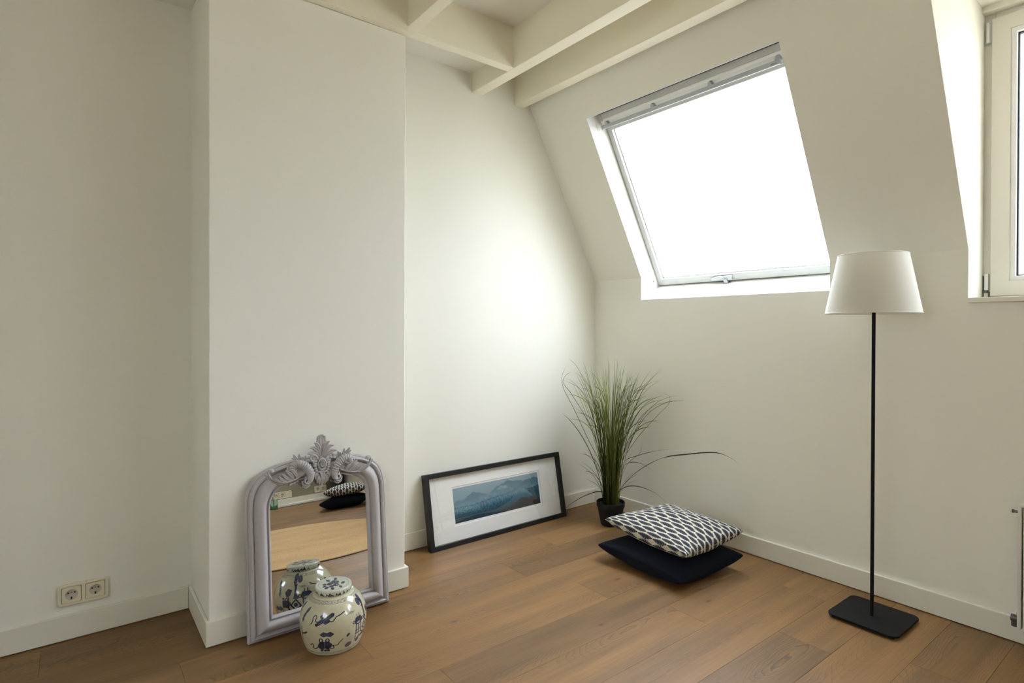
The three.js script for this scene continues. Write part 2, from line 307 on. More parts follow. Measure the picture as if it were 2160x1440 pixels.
  for (const x of [z0 + 0.030, z1 - 0.042]) part('bar_end_cap', rbox(x - 0.003, x + 0.003, 0.892, 0.918, -0.085, -0.062, 0.0028), M.greyMetal, g);
  for (const x of [0.453, 0.772, 1.108, 1.433]) {
    const b = extrudeShape([[-0.014, 0], [0.014, 0], [0.006, 0.022], [0, 0.026], [-0.006, 0.022]], 0.022); b.translate(x, 0.908, -0.088);
    part('bracket', uvBox(b), M.greyMetal, g);
  }
  // catch with its little lever at the bottom rail
  const lever = extrudeShape([[-0.072, -0.004], [0.0, -0.010], [0.018, -0.004], [0.018, 0.011], [0.0, 0.012], [-0.016, 0.016], [-0.072, 0.007]], 0.012); lever.translate(0.846, -0.098, -0.126);
  const latch = part('window_catch', uvBox(lever), M.catchGrey, g);
  part('catch_plate', merge([rbox(0.862, 0.905, -0.108, -0.084, -0.13, -0.112, 0.002), rbox(0.855, 0.878, -0.128, -0.098, -0.122, -0.104, 0.003)]), M.aluminium, latch);
  const hole = new THREE.CylinderGeometry(0.0042, 0.0042, 0.002, 20); hole.rotateZ(Math.PI / 2); hole.translate(z0 + 0.0015, -0.072, -0.094);
  part('screw_hole', hole, M.rubber, g);  // dark disc standing for the shade in a small hole
  return g;
}
buildSkylight('window_1', SKY1);
buildSkylight('window_3', UNSEEN_SKY2);

// ---------------------------------------------------------------- dormer window: window_2
function hollow(x0, x1, y0, y1, z0, z1, t, b) {   // one welded frame with a chamfered front edge, looking along x
  const o = [[z0 + b, y0 + b], [z1 - b, y0 + b], [z1 - b, y1 - b], [z0 + b, y1 - b]], q = t - b, h = [[z0 + q, y0 + q], [z0 + q, y1 - q], [z1 - q, y1 - q], [z1 - q, y0 + q]];
  const sh = new THREE.Shape(o.map(([u, v]) => new THREE.Vector2(u, v))); sh.holes.push(new THREE.Path(h.map(([u, v]) => new THREE.Vector2(u, v))));
  const g = new THREE.ExtrudeGeometry(sh, { depth: x1 - x0 - 2 * b, bevelEnabled: true, bevelThickness: b, bevelSize: b, bevelSegments: 3 });
  g.translate(0, 0, b); g.applyMatrix4(new THREE.Matrix4().makeBasis(V3(0, 0, 1), V3(0, 1, 0), V3(-1, 0, 0)).setPosition(x1, 0, 0)); return uvBox(g);
}
{
  const g = structGroup('window_2'), x = 0.2, y0 = DORM.sill, y1 = 2.442, za = DORM.z0, zb = DORM.z1, zm = (za + zb) / 2;
  part('window_sill', rbox(-0.012, 0.23, y0 - 0.02, y0, za + 0.0005, zb - 0.0005, 0.003), M.trim, g);
  part('lintel_board', rbox(0.165, 0.3, 2.44, DORM.top + 0.005, za, zb, 0.002), M.trim, g);
  part('frame_rail', rbox(x + 0.004, x + 0.09, y0, y1 + 0.01, za - 0.01, za + 0.035, 0.003), M.pvc, g);
  part('frame_rail', rbox(x + 0.004, x + 0.09, y0, y1 + 0.01, zb - 0.035, zb + 0.01, 0.003), M.pvc, g);
  part('frame_rail', rbox(x + 0.0046, x + 0.09, y1 - 0.03, y1 + 0.01, za + 0.034, zb - 0.034, 0.003), M.pvc, g);
  part('frame_rail', rbox(x + 0.0046, x + 0.09, y0 - 0.01, y0 + 0.02, za + 0.034, zb - 0.034, 0.003), M.pvc, g);
  part('frame_rail', rbox(x + 0.0034, x + 0.09, y0 + 0.001, y1 - 0.001, zm - 0.04, zm + 0.04, 0.003), M.pvc, g);
  for (const [a, b] of [[za + 0.0255, zm - 0.012], [zm + 0.012, zb - 0.0255]]) {
    const ya = y0 + 0.0115, yb = 2.416, s = 0.0605, q = x - 0.012;
    const sash = part('sash', hollow(q, x + 0.05, ya, yb, a, b, s, 0.003), M.pvc, g);
    const e = s - 0.001, f = s + 0.018;
    part('glazing_bead', hollow(x - 0.006, x + 0.03, ya + e, yb - e, a + e, b - e, f - e, 0.0025), M.pvcPale, sash);
    const h = f + 0.005;
    part('gasket', hollow(x + 0.010, x + 0.03, ya + f - 0.002, yb - f + 0.002, a + f - 0.002, b - f + 0.002, h - f + 0.002, 0.0005), M.rubber, sash);
    part('glass', box(x + 0.020, x + 0.024, ya + f, yb - f, a + f, b - f), M.glass, sash);
  }
  const cyl = (r, h, cx, cy, cz) => { const c = new THREE.CylinderGeometry(r, r, h, 20); c.translate(cx, cy, cz); return c; };
  const hinge = part('hinge', merge([cyl(0.0062, 0.074, x - 0.008, 2.368, za + 0.0135), cyl(0.0072, 0.012, x - 0.008, 2.328, za + 0.0135), rbox(x - 0.004, x + 0.006, 2.325, 2.41, za + 0.003, za + 0.024, 0.002)]), M.pvcPale, g);
  part('hinge_shadow_gap', box(x - 0.002, x + 0.004, 2.335, 2.405, za + 0.021, za + 0.0252), M.rubber, hinge);  // dark strip drawn as the shade beside the hinge
  const low = part('hinge', merge([rbox(x - 0.013, x + 0.006, 1.316, 1.383, za + 0.0075, za + 0.0205, 0.002), rbox(x - 0.01, x + 0.006, 1.282, 1.306, za + 0.006, za + 0.019, 0.002)]), M.pvcPale, g);
  part('hinge_pin', merge([rbox(x - 0.011, x + 0.004, 1.304, 1.317, za + 0.008, za + 0.018, 0.001), box(x - 0.002, x + 0.005, 1.281, 1.31, za + 0.0195, za + 0.0235), box(x - 0.006, x + 0.005, 1.281, 1.375, za + 0.0015, za + 0.006)]), M.darkMetal, low);
}

// ---------------------------------------------------------------- outside: ground and the houses across the street
// ---------------------------------------------------------------- added fill casement left of the camera, out of view: window_4
function casement(name, len, y0, y1, at, turn) {
  const g = structGroup(name), h = y1 - y0, n = 2; g.position.copy(at); g.rotation.y = turn;
  part('window_sill', rbox(-0.02, len + 0.02, -0.025, 0.001, -0.02, 0.2, 0.003), M.trim, g);
  part('frame_rail', rbox(0, 0.05, 0, h, 0.06, 0.12, 0.003), M.pvc, g); part('frame_rail', rbox(len - 0.05, len, 0, h, 0.06, 0.12, 0.003), M.pvc, g);
  part('frame_rail', rbox(0.049, len - 0.049, 0, 0.05, 0.0606, 0.1194, 0.003), M.pvc, g); part('frame_rail', rbox(0.049, len - 0.049, h - 0.05, h, 0.0606, 0.1194, 0.003), M.pvc, g);
  for (let i = 1; i < n; i++) part('mullion', rbox(len * i / n - 0.03, len * i / n + 0.03, 0, h, 0.06, 0.12, 0.003), M.pvc, g);
  part('glass', box(0.03, len - 0.03, 0.03, h - 0.03, 0.088, 0.092), M.glass, g);
}
casement('window_4', FILL_WIN.z1 - FILL_WIN.z0, FILL_WIN.y0, FILL_WIN.y1, V3(RX, FILL_WIN.y0, FILL_WIN.z0), -Math.PI / 2);

struct('ground', box(-60, 160, -9.4, -9, -120, 120), M.concrete);  // out of view; stops sky light from below and bounces it warmly
{
  const h = thing('house', 'pale overexposed house with chimney far outside, faint through the skylight', 'house', [15, -9, -1]);
  const wall = std({ color: lin(0.74, 0.71, 0.64), roughness: 0.9 }), tile = std({ color: lin(0.60, 0.59, 0.58), roughness: 0.9 });
  part('wall', box(0, 9, 0, 10.2, -14, 12), wall, h);
  const roof = part('roof', extrudeOnXY([[-0.4, 10.1], [9.4, 10.1], [4.5, 11.9]], -14.3, 12.3), tile, h);
  const row = box(0, 0.06, 0, 0.05, -14.3, 12.3); for (let i = 0; i < 14; i++) { const t = i / 14, m = part('tile_course', row, tile, roof); m.position.set(-0.4 + 4.9 * t - 0.02, 10.1 + 1.8 * t, 0); }
  const ch = part('chimney', rbox(3.9, 5.0, 11.2, 12.9, -3.6, -1.4, 0.02), wall, h); part('chimney_pot', new THREE.CylinderGeometry(0.14, 0.18, 0.5, 16).translate(4.4, 13.1, -2.5), tile, ch);
  for (let f = 0; f < 2; f++) for (let i = 0; i < 5; i++) { const w = part('window', box(-0.06, 0.02, 1.6 + f * 4, 3.6 + f * 4, -12.2 + i * 5, -10.2 + i * 5), std({ color: lin(0.75, 0.75, 0.74), roughness: 0.6 }), h); part('pane', box(-0.07, -0.05, 1.75 + f * 4, 3.45 + f * 4, -12.05 + i * 5, -10.35 + i * 5), std({ color: lin(0.25, 0.28, 0.3), roughness: 0.08 }), w); }
}

// ---------------------------------------------------------------- ornate mirror leaning on the chimney breast
const carved = canvasTexture(1024, 1024, (c, w, h) => {     // lilac-grey paint brushed thin, a few dark chips
  c.fillStyle = 'rgb(186,181,179)'; c.fillRect(0, 0, w, h);
  for (let i = 0; i < 5200; i++) { const g = rr(-16, 16); c.strokeStyle = `rgba(${186 + g + rr(-6, 6)},${180 + g},${180 + g},${rr(0.12, 0.4)})`; c.lineWidth = rr(0.6, 2.6); const x = rr(0, w), y = rr(0, h), L = rr(30, 180); c.beginPath(); c.moveTo(x, y); c.lineTo(x + L, y + rr(-2, 2)); c.stroke(); }
  for (let i = 0; i < 150; i++) { c.fillStyle = `rgba(${rr(48, 90)},${rr(42, 80)},${rr(44, 80)},${rr(0.4, 0.9)})`; const x = rr(0, w), y = rnd() < 0.6 ? rr(0, h * 0.3) : rr(0, h), a = rr(1, 7), b = rr(0.8, 2.2); c.beginPath(); c.ellipse(x, y, a, b, 0, 0, 7); c.fill(); }
});
M.carved = std({ map: carved, roughness: 0.5 });
M.carvedPlain = std({ color: new THREE.Color('rgb(184,180,177)'), roughness: 0.5 });
M.mirror = std({ color: lin(0.80, 0.80, 0.78), roughness: 0.0, metalness: 1 });
{
  const mir = thing('mirror', 'ornate lilac grey arched mirror with carved crest leaning on the chimney breast', 'mirror', [-1.983, 0, 0.4564]);
  mir.rotation.x = -0.1003;
  const outer = [[0.2775, 0.0028], [0.2775, 0.16], [0.2775, 0.32], [0.2775, 0.455], [0.2757, 0.508], [0.2685, 0.545], [0.2525, 0.579], [0.222, 0.606], [0.18, 0.6245], [0.12, 0.638], [0.06, 0.646], [0, 0.649]];
  const inner = [[0.1915, 0.0823], [0.1915, 0.18], [0.1915, 0.31], [0.1915, 0.45], [0.1902, 0.484], [0.1840, 0.508], [0.1700, 0.529], [0.1480, 0.544], [0.1120, 0.5555], [0.0750, 0.5610], [0.0350, 0.5645], [0, 0.566]];
  const O = spline(outer.map((p) => [...p, 0]), 110), I = spline(inner.map((p) => [...p, 0]), 110);
  // frame moulding: (share of the width from the outside, height over the glass)
  const prof = [[0, -0.0195], [0, -0.008], [0.004, -0.002], [0.03, 0.0016], [0.07, 0.0022], [0.095, 0.0008], [0.115, 0.0050], [0.15, 0.0128], [0.20, 0.0158], [0.25, 0.0132], [0.285, 0.0066], [0.31, 0.0040], [0.33, 0.0052], [0.36, 0.0108], [0.41, 0.0180], [0.48, 0.0248], [0.56, 0.0290], [0.64, 0.0304], [0.70, 0.0296], [0.755, 0.0262], [0.795, 0.0212], [0.82, 0.0150], [0.83, 0.0102], [0.875, 0.0094], [0.885, 0.0128], [0.92, 0.0152], [0.955, 0.0132], [0.975, 0.0090], [1.0, 0.0028], [1.0, -0.003]];
  const sheet = (A, B) => {   // sweep the moulding between an outer and an inner line
    const P = [], U = [], ix = [], n = prof.length; let L = 0;
    for (let i = 0; i < A.length; i++) { if (i) L += A[i].distanceTo(A[i - 1]); for (const [t, z] of prof) { P.push(mix(A[i].x, B[i].x, t), mix(A[i].y, B[i].y, t), z); U.push(L * 1.9, t); } }
    for (let i = 0; i + 1 < A.length; i++) for (let j = 0; j + 1 < n; j++) { const a = i * n + j; ix.push(a, a + n, a + 1, a + 1, a + n, a + n + 1); }
    const g = new THREE.BufferGeometry(); g.setAttribute('position', new THREE.Float32BufferAttribute(P, 3)); g.setAttribute('uv', new THREE.Float32BufferAttribute(U, 2)); g.setIndex(ix); g.computeVertexNormals(); return toCreasedNormals(g, 0.6);
  };
  const flipX = (pts) => pts.map((p) => V3(-p.x, p.y, 0)).reverse();
  const arch = sheet([...O, ...flipX(O).slice(1)], [...I, ...flipX(I).slice(1)]);
  const bottomO = [V3(-0.2775, 0.0028, 0), V3(-0.1, 0.0028, 0), V3(0.1, 0.0028, 0), V3(0.2775, 0.0028, 0)], bottomI = [V3(-0.1915, 0.0823, 0), V3(-0.07, 0.0823, 0), V3(0.07, 0.0823, 0), V3(0.1915, 0.0823, 0)];
  part('frame', merge([arch, sheet(bottomO, bottomI)]), M.carved, mir);
  const inPath = [...I, ...flipX(I).slice(1)].map((p) => [p.x, p.y]), outPath = [...O, ...flipX(O).slice(1)].map((p) => [p.x, p.y]);
  const gl = new THREE.ShapeGeometry(new THREE.Shape(inPath.map(([x, y]) => new THREE.Vector2(x * 1.004, y > 0.3 ? y * 1.002 : y - 0.001)))); part('mirror_glass', gl, M.mirror, mir);
  const back = extrudeShape(outPath.map(([x, y]) => [x * 0.985, y < 0.05 ? y + 0.004 : y * 0.992]), 0.006); back.translate(0, 0, -0.0195); part('back_panel', uvBox(back), std({ color: lin(0.12, 0.08, 0.05), roughness: 0.8 }), mir);

  // ---- carved crest: every leaf, rib and bead is a swept stroke with a round or grooved back
  const stroke = (pts, wid, hgt, { groove = 0.25, n = 18, zc = 0 } = {}) => {
    const C = spline(pts, n), P = [], ix = [], K = 10; const prof2 = [];
    for (let k = 0; k <= K; k++) { const s = -1 + 2 * k / K; prof2.push([s, Math.pow(Math.max(0, 1 - s * s), 0.55) * (1 - groove * Math.exp(-s * s / 0.06))]); }
    for (let i = 0; i <= n; i++) {
      const t = i / n, a = C[Math.max(0, i - 1)], b = C[Math.min(n, i + 1)], T = b.clone().sub(a); const l = Math.hypot(T.x, T.y) || 1; const nx = -T.y / l, ny = T.x / l, w = Math.max(wid(t), 0.0002), h = hgt(t);
      for (const [s, q] of prof2) P.push(C[i].x + nx * w * s, C[i].y + ny * w * s, C[i].z + zc + q * h);
      P.push(C[i].x - nx * -w * 0.8, C[i].y - ny * -w * 0.8, C[i].z + zc - 0.004, C[i].x - nx * w * 0.8, C[i].y - ny * w * 0.8, C[i].z + zc - 0.004);
    }
    const m = K + 3;
    for (let i = 0; i < n; i++) for (let k = 0; k < m; k++) { const a = i * m + k, b = i * m + (k + 1) % m; ix.push(a, b, a + m, b, b + m, a + m); }
    const cap = (i) => { for (let k = 1; k + 1 < m; k++) i ? ix.push(i * m, i * m + k, i * m + k + 1) : ix.push(0, k + 1, k); }; cap(0); cap(n);
    const g = new THREE.BufferGeometry(); g.setAttribute('position', new THREE.Float32BufferAttribute(P, 3)); g.setIndex(ix); g.computeVertexNormals(); return g;
  };
  const leaf = (pts, w, h = 0.006, o = {}) => stroke(pts.map(([x, y, z = 0]) => [x, y, z * 1.35]), (t) => w * Math.pow(Math.sin(Math.PI * clamp(0.12 + 0.88 * t, 0, 1)), 0.7), (t) => 1.3 * h * (0.55 + 0.45 * Math.sin(Math.PI * t * 0.9)), { groove: 0.55, ...o });
  const vine = (pts, w0, w1, h = 0.006, o = {}) => stroke(pts, (t) => mix(w0, w1, t), (t) => h * (1 - 0.3 * t), { groove: 0, n: 26, ...o });
  const bead = (x, y, z, rx, ry, rz) => { const g = new THREE.SphereGeometry(1, 18, 12); g.scale(rx, ry, rz); g.translate(x, y, z); return g; };
  const mm = (l) => { const g = mergeGeometries(l.map((q) => { const k = q.toNonIndexed(); for (const a of Object.keys(k.attributes)) if (!['position', 'normal'].includes(a)) k.deleteAttribute(a); return k; })); return g; };
  const crest = new THREE.Group(); crest.name = 'crest'; crest.position.set(0.001, 0.616, 0.020); mir.add(crest);   // origin = the rosette's centre
  const sym = (f) => { const L = [], R = []; for (const [s, l] of [[1, R], [-1, L]]) f((pts) => pts.map(([x, y, z = 0]) => [x * s, y, z]), l, s); return [...L, ...R]; };
  const put = (name, geos) => part(name, mm(geos), M.carvedPlain, crest);
  // rosette
  { const l = []; const ring = new THREE.TorusGeometry(0.0155, 0.0030, 12, 48); ring.scale(1, 1.32, 1); ring.translate(0, 0, 0.016); l.push(ring, bead(0, 0, 0.012, 0.0150, 0.0198, 0.004));
    for (let k = 0; k < 12; k++) { const a = k / 12 * Math.PI * 2; l.push(leaf([[Math.cos(a) * 0.004, Math.sin(a) * 0.0053, 0.013], [Math.cos(a) * 0.008, Math.sin(a) * 0.0105, 0.0145], [Math.cos(a) * 0.0122, Math.sin(a) * 0.0161, 0.012]], 0.0023, 0.0035, { n: 8, groove: 0.1 })); }
    l.push(bead(0, 0, 0.018, 0.0036, 0.0042, 0.004)); put('rosette', l); }
  // tall plume: central spatula leaf, its curled tip, four leaves a side
  { const l = [stroke([[0, 0.018, 0.004], [0, 0.05, 0.008], [0, 0.083, 0.012], [0, 0.105, 0.011]], (t) => mix(0.0065, 0.0135, smooth(0.3, 1, t)) * (t > 0.93 ? 0.96 : 1), (t) => 0.006, { groove: 0.5, n: 24 }),
      vine([[-0.0135, 0.094, 0.012], [-0.0125, 0.107, 0.016], [0, 0.1125, 0.018], [0.0125, 0.107, 0.016], [0.0135, 0.094, 0.012]], 0.0052, 0.0052, 0.0062), bead(-0.0145, 0.091, 0.012, 0.005, 0.006, 0.005), bead(0.0145, 0.091, 0.012, 0.005, 0.006, 0.005)];
    l.push(...sym((q, a) => {
      a.push(leaf(q([[0.005, 0.03, 0.005], [0.011, 0.062, 0.010], [0.020, 0.080, 0.012], [0.031, 0.087, 0.015]]), 0.0092, 0.0075));
      a.push(leaf(q([[0.007, 0.028, 0.004], [0.016, 0.052, 0.009], [0.031, 0.066, 0.011], [0.047, 0.068, 0.015]]), 0.0092, 0.0075));
      a.push(leaf(q([[0.009, 0.024, 0.003], [0.022, 0.039, 0.008], [0.041, 0.047, 0.010], [0.059, 0.0465, 0.014]]), 0.0095, 0.0075));
    })); put('plume', l); }
  // curls and bead strings beside the rosette
  put('curl', sym((q, a) => {
    a.push(vine(q([[0.014, 0.02, 0.008], [0.024, 0.034, 0.012], [0.038, 0.038, 0.014], [0.046, 0.030, 0.014], [0.043, 0.020, 0.014], [0.035, 0.019, 0.013], [0.033, 0.025, 0.014]]), 0.0042, 0.0036, 0.0072));
    a.push(vine(q([[0.036, 0.018, 0.010], [0.032, 0.008, 0.011], [0.028, 0.001, 0.010]]), 0.0036, 0.003, 0.006));
  }));
  put('bead_string', sym((q, a, s) => { for (let k = 0; k < 5; k++) { const y = 0.0125 - k * 0.0092, x = 0.0275 - 0.0005 * k - 0.0012 * Math.abs(k - 2); a.push(bead(s * x, y, 0.0115, 0.0082 - 0.0004 * k, 0.0052, 0.006)); } }));
  // pendant leaf hanging over the glass
  { const l = [stroke([[0, -0.024, 0.008], [0, -0.045, 0.011], [0, -0.068, 0.010], [0, -0.083, 0.004]], (t) => mix(0.009, 0.004, t), () => 0.007, { groove: 0.45 }), bead(0, -0.084, 0.004, 0.0045, 0.005, 0.005)];
    l.push(...sym((q, a) => {
      a.push(vine(q([[0.004, -0.064, 0.010], [0.005, -0.045, 0.013], [0.010, -0.031, 0.014], [0.018, -0.030, 0.013], [0.020, -0.038, 0.013], [0.0155, -0.041, 0.013]]), 0.0036, 0.0034, 0.0062));
      a.push(leaf(q([[0.020, -0.030, 0.007], [0.026, -0.044, 0.010], [0.0275, -0.058, 0.008]]), 0.0062, 0.006)); a.push(leaf(q([[0.012, -0.040, 0.007], [0.018, -0.058, 0.010], [0.0185, -0.073, 0.006]]), 0.0062, 0.006)); a.push(leaf(q([[0.006, -0.046, 0.007], [0.0105, -0.066, 0.009], [0.010, -0.081, 0.004]]), 0.0052, 0.006)); a.push(leaf(q([[0.028, -0.026, 0.007], [0.034, -0.036, 0.009], [0.034, -0.047, 0.007]]), 0.0052, 0.006));
    })); put('pendant', l); }
  // ribbed cornucopia scrolls with their leaf sprays
  put('scroll', sym((q, a, s) => {
    const path = [[0.062, -0.061, 0.008], [0.053, -0.060, 0.012], [0.047, -0.048, 0.014], [0.048, -0.030, 0.016], [0.058, -0.010, 0.018], [0.074, 0.006, 0.019], [0.093, 0.014, 0.018], [0.110, 0.009, 0.015], [0.117, -0.006, 0.013], [0.110, -0.017, 0.012], [0.101, -0.013, 0.013]];
    a.push(stroke(q(path), (t) => 0.0156 * Math.pow(Math.sin(Math.PI * clamp(0.13 + 0.80 * t, 0, 1)), 0.75), (t) => 0.0125 * Math.pow(Math.sin(Math.PI * clamp(0.14 + 0.78 * t, 0, 1)), 0.6), { groove: 0, n: 60 }));
    const C = spline(q(path), 200);
    for (let k = 0; k < 15; k++) {   // ribs wrapped over the horn
      const t = 0.30 + k * 0.042, i = Math.round(t * 200), T = C[i + 1].clone().sub(C[i - 1]).normalize(), w = 0.0163 * Math.pow(Math.sin(Math.PI * clamp(0.13 + 0.80 * t, 0, 1)), 0.75), h = 0.0128 * Math.pow(Math.sin(Math.PI * clamp(0.14 + 0.78 * t, 0, 1)), 0.6), arc = [];
      for (let j = 0; j <= 8; j++) { const b = -1.35 + j / 8 * 2.7, u = Math.sin(b) * w, z = Math.cos(b) * h; arc.push(V3(C[i].x - T.y * u - T.x * 0.003 * Math.cos(b) * 0.5, C[i].y + T.x * u - T.y * 0.003 * Math.cos(b) * 0.5, C[i].z + z + 0.0002)); }
      a.push(new THREE.TubeGeometry(new THREE.CatmullRomCurve3(arc), 12, 0.0021, 7));
    }
    a.push(vine(q([[0.053, -0.028, 0.012], [0.044, -0.045, 0.016], [0.047, -0.062, 0.016], [0.059, -0.068, 0.015], [0.069, -0.060, 0.014], [0.067, -0.050, 0.014], [0.060, -0.049, 0.014]]), 0.0026, 0.0048, 0.0085));
    a.push(vine(q([[0.052, -0.070, 0.010], [0.064, -0.076, 0.012], [0.076, -0.068, 0.011], [0.077, -0.055, 0.010]]), 0.003, 0.0038, 0.0066)); a.push(vine(q([[0.048, -0.076, 0.006], [0.063, -0.084, 0.008], [0.078, -0.077, 0.007]]), 0.003, 0.003, 0.005));
    a.push(bead(s * 0.0655, -0.044, 0.012, 0.005, 0.006, 0.006)); a.push(bead(s * 0.104, -0.012, 0.014, 0.0062, 0.006, 0.006));
    a.push(vine(q([[0.124, 0.016, 0.008], [0.132, 0.000, 0.010], [0.128, -0.020, 0.010], [0.113, -0.026, 0.010]]), 0.003, 0.005, 0.007)); 
  }));
  put('leaf_spray', sym((q, a) => {
    a.push(leaf(q([[0.060, 0.010, 0.006], [0.066, 0.026, 0.010], [0.064, 0.042, 0.012]]), 0.0058)); a.push(leaf(q([[0.078, 0.016, 0.008], [0.087, 0.032, 0.012], [0.090, 0.050, 0.014]]), 0.0060)); a.push(leaf(q([[0.084, 0.014, 0.008], [0.102, 0.035, 0.013], [0.112, 0.052, 0.016]]), 0.0070));
    a.push(leaf(q([[0.098, 0.026, 0.012], [0.109, 0.033, 0.013], [0.1185, 0.040, 0.014]]), 0.0032)); a.push(leaf(q([[0.092, 0.022, 0.012], [0.104, 0.025, 0.013], [0.114, 0.029, 0.013]]), 0.0032)); a.push(leaf(q([[0.068, 0.016, 0.006], [0.074, 0.026, 0.008], [0.075, 0.036, 0.008]]), 0.0046));
  }));
  // long acanthus branches ending in a volute near the shoulders
  put('side_branch', sym((q, a, s) => {
    a.push(vine(q([[0.070, -0.030, 0.004], [0.100, -0.042, 0.008], [0.132, -0.050, 0.010], [0.165, -0.046, 0.012], [0.192, -0.028, 0.014], [0.203, -0.008, 0.014], [0.198, 0.004, 0.014], [0.187, 0.003, 0.014], [0.186, -0.006, 0.014]]), 0.0038, 0.0052, 0.0075, { n: 44 }));
    a.push(vine(q([[0.150, -0.056, 0.006], [0.180, -0.046, 0.010], [0.206, -0.022, 0.010], [0.215, -0.010, 0.010]]), 0.0032, 0.0018, 0.006)); a.push(bead(s * 0.192, -0.0015, 0.016, 0.0085, 0.008, 0.0075));
    for (const [x0, y0, x1, y1, x2, y2, w] of [[0.096, -0.040, 0.107, -0.022, 0.122, -0.008, 0.0075], [0.108, -0.042, 0.124, -0.024, 0.143, -0.002, 0.0085], [0.118, -0.046, 0.140, -0.032, 0.157, -0.013, 0.0075], [0.130, -0.049, 0.154, -0.038, 0.170, -0.021, 0.0068], [0.142, -0.050, 0.166, -0.040, 0.182, -0.026, 0.006], [0.156, -0.049, 0.178, -0.038, 0.192, -0.022, 0.005]]) a.push(leaf(q([[x0, y0, 0.007], [x1, y1, 0.012], [x2, y2, 0.014]]), w, 0.0068));
    for (const [x0, y0, x1, y1] of [[0.100, -0.056, 0.112, -0.066], [0.112, -0.058, 0.126, -0.070], [0.090, -0.054, 0.098, -0.060]]) a.push(leaf(q([[x0, y0, 0.003], [(x0 + x1) / 2 + 0.003, (y0 + y1) / 2 + 0.002, 0.005], [x1, y1, 0.003]]), 0.003, 0.003));
  }));
}

